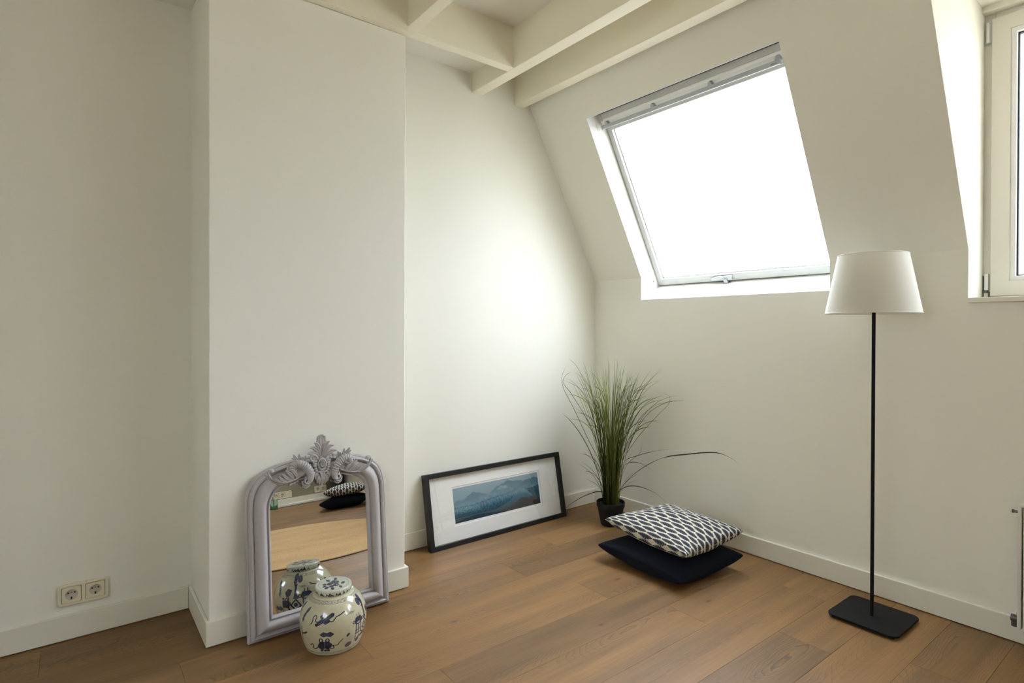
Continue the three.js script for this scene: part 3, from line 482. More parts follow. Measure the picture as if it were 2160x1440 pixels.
// ---------------------------------------------------------------- blue and white lidded jar
const INK = (a = 1) => `rgba(16,27,62,${Math.min(1, a * 1.12)})`;
function jarPaint(c, w, h) {     // u runs round the jar, v up the wall (canvas y runs down)
  const g = c; g.fillStyle = 'rgb(200,194,163)'; g.fillRect(0, 0, w, h);
  for (let i = 0; i < 900; i++) { g.fillStyle = `rgba(${rr(150, 190)},${rr(150, 180)},${rr(120, 150)},${rr(0.04, 0.12)})`; g.beginPath(); g.ellipse(rr(0, w), rr(0, h), rr(4, 60), rr(3, 30), rr(0, 3), 0, 7); g.fill(); }
  for (let i = 0; i < 420; i++) { g.fillStyle = `rgba(90,70,50,${rr(0.2, 0.6)})`; g.beginPath(); g.arc(rr(0, w), rr(0, h), rr(0.8, 2.4), 0, 7); g.fill(); }
  const X = (deg) => (deg / 360) * w, Y = (v) => (1 - v) * h;
  g.lineCap = g.lineJoin = 'round';
  const line = (pts, lw, a = 0.92) => { g.strokeStyle = INK(a); g.lineWidth = lw; g.beginPath(); g.moveTo(...pts[0]); for (let i = 1; i + 1 < pts.length; i++) g.quadraticCurveTo(pts[i][0], pts[i][1], (pts[i][0] + pts[i + 1][0]) / 2, (pts[i][1] + pts[i + 1][1]) / 2); g.lineTo(...pts[pts.length - 1]); g.stroke(); };
  const blob = (x, y, rx, ry, rot = 0, a = 0.85) => { g.fillStyle = INK(a * 0.8); g.beginPath(); g.ellipse(x, y, rx, ry, rot, 0, 7); g.fill(); g.strokeStyle = INK(0.95); g.lineWidth = 5; g.stroke(); };
  const poly = (pts, a = 0.82) => { g.fillStyle = INK(a); g.beginPath(); pts.forEach((p, i) => (i ? g.lineTo(...p) : g.moveTo(...p))); g.closePath(); g.fill(); g.strokeStyle = INK(0.95); g.lineWidth = 6; g.stroke(); };
  // key-fret band under the neck and the ring lines at the foot
  const yb0 = Y(0.865), yb1 = Y(0.925); g.strokeStyle = INK(0.6); g.lineWidth = 4; for (const y of [yb0, yb1]) { g.beginPath(); g.moveTo(0, y); g.lineTo(w, y); g.stroke(); }
  const n = 34; for (let i = 0; i < n; i++) { const x = i / n * w, s = w / n; g.strokeStyle = INK(0.6); g.lineWidth = 5; g.beginPath(); g.moveTo(x, yb0 - 4); g.lineTo(x, yb1 + 9); g.lineTo(x + s * 0.72, yb1 + 9); g.lineTo(x + s * 0.72, yb0 - 14); g.lineTo(x + s * 0.34, yb0 - 14); g.lineTo(x + s * 0.34, yb1 + 20); g.stroke(); }
  g.strokeStyle = INK(0.55); g.lineWidth = 7; g.beginPath(); g.moveTo(0, Y(0.075)); for (let x = 0; x <= w; x += 20) g.lineTo(x, Y(0.075) + 4 * noise(x / 120, 3)); g.stroke(); g.lineWidth = 4; g.beginPath(); g.moveTo(0, Y(0.055)); g.lineTo(w, Y(0.055)); g.stroke();
  // knotted scroll with ribbons
  const scroll = (cx, cy, k = 1) => { const P = (x, y) => [cx + x * k, cy + y * k];
    line([P(-175, 70), P(-150, 40), P(-160, -10), P(-130, -50), P(-100, -20), P(-125, 20), P(-90, 45), P(-50, 10), P(-20, -15)], 12 * k); line([P(-10, 20), P(30, 55), P(60, 20), P(80, 40), P(115, 10), P(130, -20), P(175, -30), P(240, -62)], 12 * k); line([P(-160, 62), P(-195, 92)], 4 * k, 0.6);
    poly([P(-100, 92), P(-118, 70), P(82, -72), P(112, -62), P(104, -34)]); for (const [x, y] of [[-40, -30], [-18, -52], [10, 40], [38, 22]]) blob(...P(x, y), 22 * k, 20 * k); g.strokeStyle = 'rgba(203,200,176,.5)'; g.lineWidth = 4 * k; g.beginPath(); g.moveTo(...P(-80, 66)); g.lineTo(...P(88, -50)); g.stroke(); };
  const pair = (cx, cy, k = 1) => { const P = (x, y) => [cx + x * k, cy + y * k]; line([P(-190, 30), P(-160, -10), P(-140, 30), P(-170, 70), P(-120, 78), P(-90, 40), P(-60, 30)], 12 * k); line([P(80, 20), P(120, 20), P(150, 30), P(170, -10), P(210, -50)], 10 * k); line([P(60, 60), P(90, 76), P(112, 52), P(92, 26)], 12 * k);
    poly([P(-85, 20), P(-50, -45), P(-10, -45), P(-4, 60), P(-30, 82), P(-70, 60)]); poly([P(4, 60), P(0, -45), P(45, -48), P(86, 0), P(70, 50), P(34, 78)]); for (const x of [-42, 34]) { g.strokeStyle = INK(0.95); g.lineWidth = 13 * k; g.beginPath(); g.ellipse(...P(x, -62), 18 * k, 26 * k, 0, 0, 7); g.stroke(); } for (const x of [-40, 4, 40]) blob(...P(x, 92), 18 * k, 15 * k); };
  const lozenge = (cx, cy) => { poly([[cx - 78, cy], [cx - 40, cy - 34], [cx, cy - 18], [cx + 40, cy - 34], [cx + 78, cy], [cx + 40, cy + 32], [cx, cy + 18], [cx - 40, cy + 32]], 0.75); };
  const cloud = (cx, cy) => { line([[cx - 70, cy + 16], [cx - 40, cy + 4], [cx - 16, cy + 10], [cx - 20, cy - 12], [cx + 8, cy - 16], [cx + 22, cy + 4], [cx + 60, cy - 10]], 4, 0.7); g.strokeStyle = INK(0.7); g.lineWidth = 4; for (const [x, r] of [[0, 14], [24, 12]]) { g.beginPath(); g.arc(cx + x, cy, r, 0, 6); g.stroke(); } };
  // vase of flowers, censers and tables
  const altar = (cx, cy, k = 1) => { const P = (x, y) => [cx + x * k, cy + y * k];
    blob(...P(-40, -290), 34 * k, 52 * k); blob(...P(18, -330), 30 * k, 58 * k); blob(...P(24, -262), 22 * k, 40 * k); poly([P(-8, -220), P(34, -220), P(22, -190), P(24, -90), P(40, -40), P(-18, -40), P(0, -90), P(2, -190)]);
    poly([P(-170, -60), P(-150, -110), P(-70, -112), P(-48, -60), P(-70, -20), P(-150, -20)]); for (const x of [-128, -92]) { g.strokeStyle = INK(0.95); g.lineWidth = 10 * k; g.beginPath(); g.moveTo(...P(x, -116)); g.lineTo(...P(x, -150)); g.stroke(); } for (const x of [-178, -40]) { g.beginPath(); g.arc(...P(x, -62), 18 * k, 0, 7); g.stroke(); } g.fillStyle = 'rgba(203,200,176,.85)'; g.beginPath(); g.ellipse(...P(-112, -40), 30 * k, 12 * k, 0, 0, 7); g.fill();
    for (const x of [-150, -112, -74]) line([P(x, -16), P(x + 2, 110)], 14 * k); line([P(-160, 60), P(-66, 60)], 9 * k); line([P(-160, 104), P(-66, 104)], 9 * k);
    g.strokeStyle = INK(0.95); g.lineWidth = 16 * k; g.beginPath(); g.moveTo(...P(-46, 60)); g.lineTo(...P(10, -30)); g.lineTo(...P(70, 40)); g.lineTo(...P(16, 110)); g.closePath(); g.stroke(); blob(...P(12, 40), 20 * k, 24 * k); line([P(-60, 110), P(-20, 150), P(60, 130), P(120, 60)], 14 * k);
    poly([P(60, -150), P(110, -170), P(150, -120), P(120, -60), P(80, -90)]); line([P(96, -60), P(90, 30), P(130, 60)], 14 * k); for (const x of [-150, -90, -30, 30, 80]) line([P(x, 132), P(x - 8, 178)], 11 * k); blob(...P(20, 168), 130 * k, 18 * k, 0, 0.7); };
  const pot = (cx, cy, k = 1) => { const P = (x, y) => [cx + x * k, cy + y * k]; blob(...P(0, 0), 74 * k, 44 * k); for (const x of [-46, 40]) line([P(x, 30), P(x - 4, 120)], 15 * k); for (const x of [-24, 26]) { g.strokeStyle = INK(0.95); g.lineWidth = 11 * k; g.beginPath(); g.ellipse(...P(x, -56), 14 * k, 22 * k, 0, 0, 7); g.stroke(); } blob(...P(0, 148), 96 * k, 26 * k); };
  const sprig = (cx, cy) => { for (const [x, y, rx, ry, ro] of [[18, -86, 16, 44, 0.5], [-12, -22, 16, 36, 0.4], [-22, 28, 18, 24, 0]]) blob(cx + x, cy + y, rx, ry, ro); line([[cx + 40, cy - 130], [cx, cy - 30], [cx - 30, cy + 66]], 8); };
  const fruits = (cx, cy) => { blob(cx - 66, cy + 10, 44, 30, -0.3, 0.65); blob(cx + 62, cy - 8, 34, 27, -0.5, 0.65); line([[cx - 96, cy - 26], [cx - 60, cy - 24]], 4, 0.6); };
  const on = (f, deg, v, k = 1, ...more) => { g.save(); g.translate(X(deg), Y(v)); g.scale(0.84 * k, 1.24 * k); f(0, 0, ...more); g.restore(); };   // the sheet is wider than tall on the jar
  // the side towards the room
  on(scroll, 82, 0.645); on(lozenge, 86, 0.41); on(pair, 82, 0.235); on(cloud, 130, 0.665); on(altar, 160, 0.42, 1.0); on(fruits, 134, 0.165); on(sprig, 38, 0.62, 1.1); on((x, y) => { line([[-46, -70], [-20, 0], [-52, 60], [-30, 120]], 17); line([[-20, 6], [30, -6], [64, -34]], 20); }, 38, 0.37); on((x, y) => blob(0, 0, 14, 24, 0.6), 122, 0.335);
  // the side towards the mirror
  on(altar, 330, 0.44, 1.1); on(pot, 354, 0.41, 1.1); on(pot, 300, 0.47, 1.0); on(cloud, 316, 0.68); on(sprig, 12, 0.63, 1.2); on(scroll, 268, 0.64, 1.0); on(pair, 250, 0.22, 0.9); on(cloud, 225, 0.66); on(sprig, 205, 0.5); on(lozenge, 12, 0.33);
}
{
  const jarTex = canvasTexture(2048, 1024, (c, w, h) => { c.save(); jarPaint(c, w, h); c.restore(); });
  const lidTex = canvasTexture(512, 512, (c, w) => {
    c.fillStyle = 'rgb(196,199,182)'; c.fillRect(0, 0, w, w); c.strokeStyle = INK(0.6); c.lineWidth = 3; c.beginPath(); c.arc(256, 256, 216, 0, 7); c.stroke();
    const b = (x, y, rx, ry, ro, a = 0.85) => { c.fillStyle = INK(a); c.beginPath(); c.ellipse(x, y, rx, ry, ro, 0, 7); c.fill(); };
    c.translate(256, 256); c.scale(1.22, 1.22); c.translate(-262, -256); for (const [x, y, r] of [[230, 240, 52], [300, 222, 44], [262, 296, 44], [334, 270, 34], [196, 268, 30]]) b(x, y, r, r * 0.8, 0.4, 0.7);
    for (const [x, y, rx, ry, ro] of [[130, 250, 38, 20, 0], [170, 334, 34, 20, -0.7], [276, 360, 26, 24, 0], [372, 322, 34, 22, 0.4], [400, 250, 36, 20, -0.2], [356, 162, 36, 18, -0.5], [250, 146, 34, 22, 0.2], [330, 352, 30, 18, 0.8]]) b(x, y, rx, ry, ro, 0.95);
    c.fillStyle = 'rgba(210,212,200,.7)'; for (const [x, y] of [[222, 232], [250, 258], [300, 214]]) { c.beginPath(); c.ellipse(x, y, 14, 6, -0.4, 0, 7); c.fill(); }
  });
  const rimTex = canvasTexture(1024, 64, (c, w, h) => { c.fillStyle = 'rgb(200,199,178)'; c.fillRect(0, 0, w, h); c.strokeStyle = INK(0.85); for (let i = 0; i < 60; i++) { const x = rr(0, w); c.lineWidth = rr(4, 9); c.beginPath(); c.moveTo(x, 60); c.lineTo(x + 14, rr(22, 36)); c.lineTo(x + rr(20, 46), 44); c.stroke(); } });
  const glaze = (map) => phys({ map, roughness: 0.16, clearcoat: 0.8, clearcoatRoughness: 0.06 });
  const jar = thing('jar', 'blue and white glazed porcelain jar with lid standing before the mirror', 'jar', [-2.0031, 0, 0.6091]);
  jar.rotation.y = JAR_TURN();
  const prof = [[0.0001, 0.0022], [0.088, 0.002], [0.091, 0.0], [0.0965, 0.0004], [0.0995, 0.004], [0.1035, 0.014], [0.1095, 0.034], [0.1155, 0.058], [0.1187, 0.083], [0.1180, 0.106], [0.1130, 0.130], [0.1030, 0.152], [0.0905, 0.170], [0.0790, 0.181], [0.0690, 0.1875], [0.0630, 0.1895], [0.0612, 0.1905]];
  const pts = spline(prof.slice(3).map(([r, y]) => [r, y, 0]), 70).map((p) => [p.x, p.y]);
  part('body', lathe(pts, 128), glaze(jarTex), jar);
  part('foot', lathe(prof.slice(0, 4), 96), std({ color: lin(0.36, 0.27, 0.17), roughness: 0.8 }), jar);
  part('neck', lathe([[0.0612, 0.188], [0.0585, 0.190], [0.0575, 0.196]], 64), std({ color: lin(0.30, 0.24, 0.16), roughness: 0.7 }), jar);
  const lid = part('lid', lathe([[0.0572, 0.1915], [0.062, 0.1912], [0.0646, 0.1935], [0.0656, 0.198], [0.0656, 0.206], [0.0648, 0.2100], [0.0625, 0.2118]], 96), glaze(rimTex), jar);
  const top = new THREE.CircleGeometry(0.0627, 80); top.rotateX(-Math.PI / 2); const pa = top.attributes.position; for (let i = 0; i < pa.count; i++) { const r = Math.hypot(pa.getX(i), pa.getZ(i)) / 0.0627; pa.setY(i, 0.2118); } part('lid_painting', top, glaze(lidTex), lid);
}
function JAR_TURN() { return -2.05; }

// ---------------------------------------------------------------- framed seascape leaning on the alcove wall
{
  const W = 0.957, H = 0.392, D = 0.035, F = 0.0245;
  const pic = thing('picture', 'black framed seascape print in wide white mat leaning on the alcove wall', 'picture', [-1.3045, 0.0, 0.1105]);
  pic.rotation.set(-0.19, 0.0085, 0, 'YXZ');
  const woodT = dataTexture(256, 64, (x, y) => { const v = 22 + 6 * noise(x / 60, y / 2) + 4 * noise(x / 9, y / 1.2); return [v, v, v * 1.02]; });
  const wood = std({ map: woodT, roughness: 0.42 });
  const rail = (x0, x1, y0, y1, miter) => {   // mitred rail of the deep box frame
    const vertical = x1 - x0 < y1 - y0, L = vertical ? y1 - y0 : x1 - x0;
    const s = new THREE.Shape([new THREE.Vector2(0, 0), new THREE.Vector2(L, 0), new THREE.Vector2(L - F, F), new THREE.Vector2(F, F)]);
    const g = new THREE.ExtrudeGeometry(s, { depth: D - 0.0016, bevelEnabled: true, bevelThickness: 0.0008, bevelSize: 0.0008, bevelOffset: -0.0008, bevelSegments: 2 }); g.translate(0, 0, -D + 0.0008); return g;
  };
  const place = (g, a, x, y) => { g.rotateZ(a); g.translate(x, y, 0); return g; };
  part('frame_rail', place(rail(0, W, 0, F), 0, 0, 0), wood, pic); part('frame_rail', place(rail(0, W, 0, F), Math.PI, W, H), wood, pic);
  part('frame_rail', place(rail(0, H, 0, F), Math.PI / 2, W, 0), wood, pic); part('frame_rail', place(rail(0, H, 0, F), -Math.PI / 2, 0, H), wood, pic);
  const mx0 = 0.1655, mx1 = 0.7925, my0 = 0.0985, my1 = 0.3035;
  const matS = extrudeShape([[F - 0.003, F - 0.003], [W - F + 0.003, F - 0.003], [W - F + 0.003, H - F + 0.003], [F - 0.003, H - F + 0.003]], 0.0022, [[[mx0, my0], [mx0, my1], [mx1, my1], [mx1, my0]]]); matS.translate(0, 0, -0.0222);
  part('mat_board', uvBox(matS), std({ color: lin(0.93, 0.92, 0.86), roughness: 0.9 }), pic);
  const bev = (w0) => { const a = [[mx0, my0], [mx1, my0], [mx1, my1], [mx0, my1]], b = [[mx0 + w0, my0 + w0], [mx1 - w0, my0 + w0], [mx1 - w0, my1 - w0], [mx0 + w0, my1 - w0]], P = [], ix = []; a.forEach((p) => P.push(...p, -0.0199)); b.forEach((p) => P.push(...p, -0.0223)); for (let k = 0; k < 4; k++) { const n = (k + 1) % 4; ix.push(k, n, 4 + k, n, 4 + n, 4 + k); } const g = new THREE.BufferGeometry(); g.setAttribute('position', new THREE.Float32BufferAttribute(P, 3)); g.setIndex(ix); const q = g.toNonIndexed(); q.computeVertexNormals(); return q; };
  part('mat_bevel', bev(0.002), std({ color: lin(0.9, 0.9, 0.88), roughness: 0.9 }), pic);
  part('print_sheet', box(F, W - F, F, H - F, -0.0242, -0.0226), std({ color: lin(0.93, 0.92, 0.87), roughness: 0.85 }), pic);
  const art = canvasTexture(1536, 462, (c, w, h) => {
    let g = c.createLinearGradient(0, 0, 0, h); g.addColorStop(0, '#8fa6ac'); g.addColorStop(0.35, '#82a0aa'); g.addColorStop(1, '#24414f'); c.fillStyle = g; c.fillRect(0, 0, w, h);
    for (let i = 0; i < 70; i++) { c.fillStyle = `rgba(${rr(140, 180)},${rr(165, 190)},${rr(172, 196)},${rr(0.02, 0.06)})`; c.beginPath(); c.ellipse(rr(0, w), rr(0, h * 0.3), rr(80, 300), rr(8, 30), 0, 0, 7); c.fill(); }
    const range = (pts, top, bot) => { c.beginPath(); c.moveTo(0, h); let px = pts[0][0], py = pts[0][1]; c.lineTo(px, py); for (let i = 1; i < pts.length; i++) { const [x, y] = pts[i]; for (let k = 1; k <= 14; k++) { const t = k / 14; c.lineTo(mix(px, x, t), mix(py, y, smooth(0, 1, t)) + 5 * noise((px + (x - px) * t) / 16, i)); } px = x; py = y; } c.lineTo(w, h); c.closePath(); const q = c.createLinearGradient(0, 60, 0, h * 0.75); q.addColorStop(0, top); q.addColorStop(1, bot); c.fillStyle = q; c.fill(); };
    range([[620, 150], [760, 84], [860, 62], [960, 34], [1060, 58], [1180, 66], [1280, 96], [1400, 150], [1536, 170]], '#5d808d', '#7f9ea8');
    range([[1180, 130], [1290, 74], [1380, 72], [1450, 56], [1536, 80]], '#4d7584', '#6f95a0');
    range([[0, 196], [70, 168], [150, 180], [250, 132], [330, 92], [420, 116], [520, 150], [620, 176], [760, 210], [1000, 230], [1536, 240]], '#587a88', '#7c9ba6');
    const puff = (x, y, n, sx, sy, col) => { for (let i = 0; i < n; i++) { c.fillStyle = col(rr(0.03, 0.12)); c.beginPath(); c.ellipse(x + rr(-sx, sx), y + rr(-sy, sy), rr(10, 46), rr(6, 18), 0, 0, 7); c.fill(); } };
    puff(850, 116, 60, 70, 20, (a) => `rgba(196,190,184,${a})`); puff(560, 190, 60, 160, 26, (a) => `rgba(160,180,186,${a})`); puff(1240, 176, 70, 240, 34, (a) => `rgba(150,178,186,${a})`);
    // the sea: dark swell, breaking crest running up to the right
    const crestY = (x) => 252 - 0.035 * x + 14 * Math.sin(x / 190) - 30 * smooth(900, 1180, x);
    c.beginPath(); c.moveTo(0, h); for (let x = 0; x <= w; x += 8) c.lineTo(x, x < 1240 ? crestY(x) : mix(crestY(1240), 250, smooth(1240, 1420, x))); c.lineTo(w, h); c.closePath(); g = c.createLinearGradient(0, 190, 0, h); g.addColorStop(0, '#49798c'); g.addColorStop(0.42, '#2f6378'); g.addColorStop(0.75, '#274b5b'); g.addColorStop(1, '#18313d'); c.fillStyle = g; c.fill();
    c.fillStyle = 'rgba(24,66,88,.75)'; c.beginPath(); c.moveTo(1310, 200); c.quadraticCurveTo(1420, 215, 1536, 180); c.lineTo(1536, h); c.lineTo(1390, h); c.closePath(); c.fill();
    for (let i = 0; i < 1500; i++) { const x = rr(0, 1240), y = crestY(x) + rr(-8, 22) + Math.abs(rr(-1, 1) * rr(0, 60)), a = rr(0.04, 0.26) * (1 - smooth(10, 100, y - crestY(x))); c.strokeStyle = `rgba(${rr(165, 205)},${rr(190, 214)},${rr(196, 218)},${a + 0.015})`; c.lineWidth = rr(1, 4); c.beginPath(); c.moveTo(x, y); c.quadraticCurveTo(x + rr(4, 14), y + rr(6, 20), x + rr(10, 20), y + rr(20, 70)); c.stroke(); }
    for (let i = 0; i < 900; i++) { const x = rr(0, 1150), y = crestY(x) + rr(60, 210); c.strokeStyle = `rgba(${rr(70, 120)},${rr(120, 160)},${rr(140, 176)},${rr(0.03, 0.13)})`; c.lineWidth = rr(1, 3); c.beginPath(); c.moveTo(x, y); c.lineTo(x + rr(4, 14), y + rr(20, 60)); c.stroke(); }
    for (let i = 0; i < 260; i++) { const x = rr(0, 430), y = rr(258, 352); c.strokeStyle = `rgba(170,196,202,${rr(0.06, 0.22)})`; c.lineWidth = rr(1.5, 4); c.beginPath(); c.moveTo(x, y); c.quadraticCurveTo(x + 20, y - rr(8, 22), x + rr(30, 64), y + rr(-4, 10)); c.stroke(); }
    for (let i = 0; i < 150; i++) { const t = rr(0, 1), x = 1130 + 260 * t, y = 182 + 150 * t * t + rr(-14, 30); c.fillStyle = `rgba(120,156,168,${rr(0.04, 0.14)})`; c.beginPath(); c.ellipse(x, y, rr(8, 40), rr(5, 14), 0.6, 0, 7); c.fill(); }
    // dark rocks
    c.fillStyle = '#2e3030'; c.beginPath(); c.moveTo(700, h); for (const [x, y] of [[860, 432], [980, 404], [1060, 388], [1150, 330], [1200, 318], [1260, 330], [1320, 352], [1370, 326], [1430, 346], [1490, 372], [1536, 396]]) c.lineTo(x, y); c.lineTo(w, h); c.closePath(); c.fill();
    for (let i = 0; i < 300; i++) { const x = rr(980, 1536), y = rr(350, h); c.fillStyle = `rgba(${rr(40, 82)},${rr(42, 74)},${rr(40, 66)},${rr(0.1, 0.3)})`; c.beginPath(); c.ellipse(x, y, rr(6, 36), rr(3, 9), -0.4, 0, 7); c.fill(); }
  });
  const px0 = 0.1730, px1 = 0.7795, py0 = 0.1105, py1 = 0.2940; const pg = new THREE.PlaneGeometry(px1 - px0, py1 - py0); pg.translate((px0 + px1) / 2, (py0 + py1) / 2, -0.02245); part('print', pg, std({ map: art, roughness: 0.6 }), pic, 'panoramic print of a breaking blue wave below misty mountains');
  part('glazing', box(F - 0.002, W - F + 0.002, F - 0.002, H - F + 0.002, -0.0135, -0.0115), M.glass, pic);
  part('back_panel', box(0.006, W - 0.006, 0.006, H - 0.006, -0.0345, -0.0305), std({ color: lin(0.2, 0.14, 0.09), roughness: 0.9 }), pic);
}

// ---------------------------------------------------------------- tall artificial grass in its black pot
M.grass = [phys({ color: lin(0.17, 0.20, 0.03), specularIntensity: 0.4, roughness: 0.7, side: THREE.DoubleSide }), phys({ color: lin(0.085, 0.105, 0.02), specularIntensity: 0.4, roughness: 0.7, side: THREE.DoubleSide }), phys({ color: lin(0.25, 0.27, 0.055), specularIntensity: 0.4, roughness: 0.7, side: THREE.DoubleSide }), phys({ color: lin(0.03, 0.038, 0.014), specularIntensity: 0.4, roughness: 0.7, side: THREE.DoubleSide })];
function blade(pts, w, n = 16) {   // a folded, tapering blade along a curve
  const C = spline(pts, n), P = [], ix = [];
  for (let i = 0; i <= n; i++) {
    const t = i / n, T = C[Math.min(n, i + 1)].clone().sub(C[Math.max(0, i - 1)]).normalize(); const S = new THREE.Vector3().crossVectors(T, V3(0.35, 0.15, 0.9)).normalize(), N = new THREE.Vector3().crossVectors(S, T);
    const ww = w * (t < 0.5 ? 1 : Math.max(0.06, 1 - Math.pow((t - 0.5) * 2, 1.9)));
    for (const s of [-1, 0, 1]) P.push(C[i].x + S.x * s * ww + N.x * (s ? ww * 0.4 : 0), C[i].y + S.y * s * ww + N.y * (s ? ww * 0.4 : 0), C[i].z + S.z * s * ww + N.z * (s ? ww * 0.4 : 0));
  }
  for (let i = 0; i < n; i++) for (const k of [0, 1]) { const a = i * 3 + k; ix.push(a, a + 1, a + 3, a + 1, a + 4, a + 3); }
  const g = new THREE.BufferGeometry(); g.setAttribute('position', new THREE.Float32BufferAttribute(P, 3)); g.setIndex(ix); g.computeVertexNormals(); return g;
}
function potGeometry(r0, r1, h, rim) {
  return lathe([[0.0001, 0.001], [r0 - 0.004, 0.0], [r0, 0.003], [r1 - 0.004, h - rim], [r1 - 0.003, h - rim + 0.001], [r1, h - rim + 0.003], [r1 + 0.001, h - 0.002], [r1 - 0.001, h], [r1 - 0.004, h - 0.002], [r1 - 0.006, h - 0.02]], 64);
}
{
  const c = [-0.243, 0, 0.367], right = V3(0.79, 0, 0.613), fwd = V3(0.613, 0, -0.79);
  const pl = thing('grass_plant', 'tall green artificial grass in a black pot in the room corner', 'plant', c);
  part('pot', potGeometry(0.057, 0.082, 0.137, 0.03), M.black, pl);
  const soil = new THREE.CircleGeometry(0.077, 40); soil.rotateX(-Math.PI / 2); soil.translate(0, 0.118, 0); part('soil', soil, std({ color: lin(0.018, 0.015, 0.012), roughness: 1 }), pl);
  const P = (r, u, f = 0) => [right.x * r + fwd.x * f, u, right.z * r + fwd.z * f];
  let n = 0; const add = (pts, w, m) => { part(n ? `grass_blade_${String(n).padStart(3, '0')}` : 'grass_blade', blade(pts, w, pts.length > 6 ? 44 : 16), M.grass[m], pl); n++; };
  const safe = (x, z) => [Math.min(x, 0.215), Math.max(z, -0.335)];   // stay in front of both walls
  for (let i = 0; i < 165; i++) {
    const a = rr(0, Math.PI * 2), r0 = 0.046 * Math.sqrt(rnd()), hgt = mix(0.50, 0.90, Math.pow(rnd(), 0.65)), lean = rr(0.02, 0.215) * (0.4 + r0 / 0.046 * 0.7), b = a + rr(-0.5, 0.5), droop = rnd() < 0.6 ? rr(0.03, 0.16) : rr(0, 0.03), tw = rr(-0.05, 0.05);
    const x0 = Math.cos(a) * r0, z0 = Math.sin(a) * r0, dx = Math.cos(b), dz = Math.sin(b), pts = [];
    for (const t of [0, 0.25, 0.5, 0.75, 0.9, 1]) { const out = lean * Math.pow(t, 1.7) + droop * Math.pow(t, 5); const [x, z] = safe(x0 + dx * out - dz * tw * t * t, z0 + dz * out + dx * tw * t * t); pts.push([x, 0.118 + hgt * (t - (droop * 1.1) * Math.pow(t, 6)), z]); }
    add(pts, rr(0.0024, 0.0043), Math.floor(rr(0, 3)));
  }
  for (let i = 0; i < 34; i++) {   // short outer blades near the foot
    const a = rr(0, Math.PI * 2), r0 = rr(0.03, 0.05), L = rr(0.16, 0.42), out = rr(0.05, 0.16), pts = [];
    for (const t of [0, 0.35, 0.7, 1]) { const [x, z] = safe(Math.cos(a) * (r0 + out * t * t), Math.sin(a) * (r0 + out * t * t)); pts.push([x, 0.118 + L * (t - 0.15 * t * t * t), z]); }
    add(pts, rr(0.0011, 0.002), rnd() < 0.5 ? 1 : 3);
  }
  // the long loose blades that stand out against the walls
  const px = (x, y, f = 0) => {   // a point of a long blade, kept clear of both walls
    const at = (q) => { const d = 3.37 + q; return P((x - 1080) / 1204.3 * d - 0.5877, 1.15 + (701.6 - y) / 1204.3 * d, q); };
    let p = at(f); while (p[0] > 0.212 || p[2] < -0.335) { f -= 0.01; p = at(f); } return p; };
  add([px(1297, 1066), px(1309, 1040), px(1340, 1005, -0.02), px(1395, 973, -0.05), px(1450, 964, -0.10), px(1515, 961, -0.16), px(1545, 973, -0.2), px(1571, 992, -0.22)], 0.0031, 3);
  add([px(1296, 1066), px(1312, 985), px(1345, 930), px(1390, 880, -0.03), px(1412, 856, -0.04), px(1413, 842, -0.04), px(1400, 835, -0.04)], 0.0027, 3);
  add([px(1296, 1064), px(1305, 1045), px(1322, 1033), px(1345, 1032, -0.02), px(1380, 1044, -0.05), px(1414, 1070, -0.10)], 0.0026, 3);
  add([px(1286, 1064), px(1280, 1048), px(1266, 1043), px(1240, 1050), px(1205, 1070), px(1180, 1096, -0.02)], 0.0026, 3);
  add([px(1286, 1064), px(1268, 985), px(1240, 930), px(1212, 870), px(1188, 822), px(1186, 800), px(1198, 774)], 0.0027, 3);
  add([px(1287, 1064), px(1270, 970), px(1238, 890), px(1205, 836), px(1188, 812), px(1194, 798), px(1207, 790)], 0.0025, 3);
  add([px(1294, 1066), px(1318, 980), px(1350, 966), px(1385, 957), px(1414, 953)], 0.0016, 3);
  add([px(1296, 1064), px(1316, 990), px(1332, 981), px(1356, 985), px(1380, 1000)], 0.0015, 3);
  add([px(1294, 1066), px(1325, 985), px(1352, 960), px(1355, 936)], 0.0016, 3); add([px(1288, 1064), px(1262, 1015), px(1248, 1003), px(1234, 1000)], 0.0014, 3);
  add([px(1290, 1064), px(1262, 985), px(1244, 968), px(1224, 963)], 0.0014, 3); add([px(1290, 1064), px(1340, 845), px(1370, 815), px(1398, 806)], 0.0016, 1); add([px(1290, 1064), px(1335, 850), px(1372, 806), px(1398, 780)], 0.0018, 1);
  add([px(1288, 1064), px(1245, 860), px(1222, 825), px(1190, 808)], 0.0018, 1); add([px(1286, 1064), px(1240, 830), px(1215, 776), px(1199, 762)], 0.0018, 1);
}

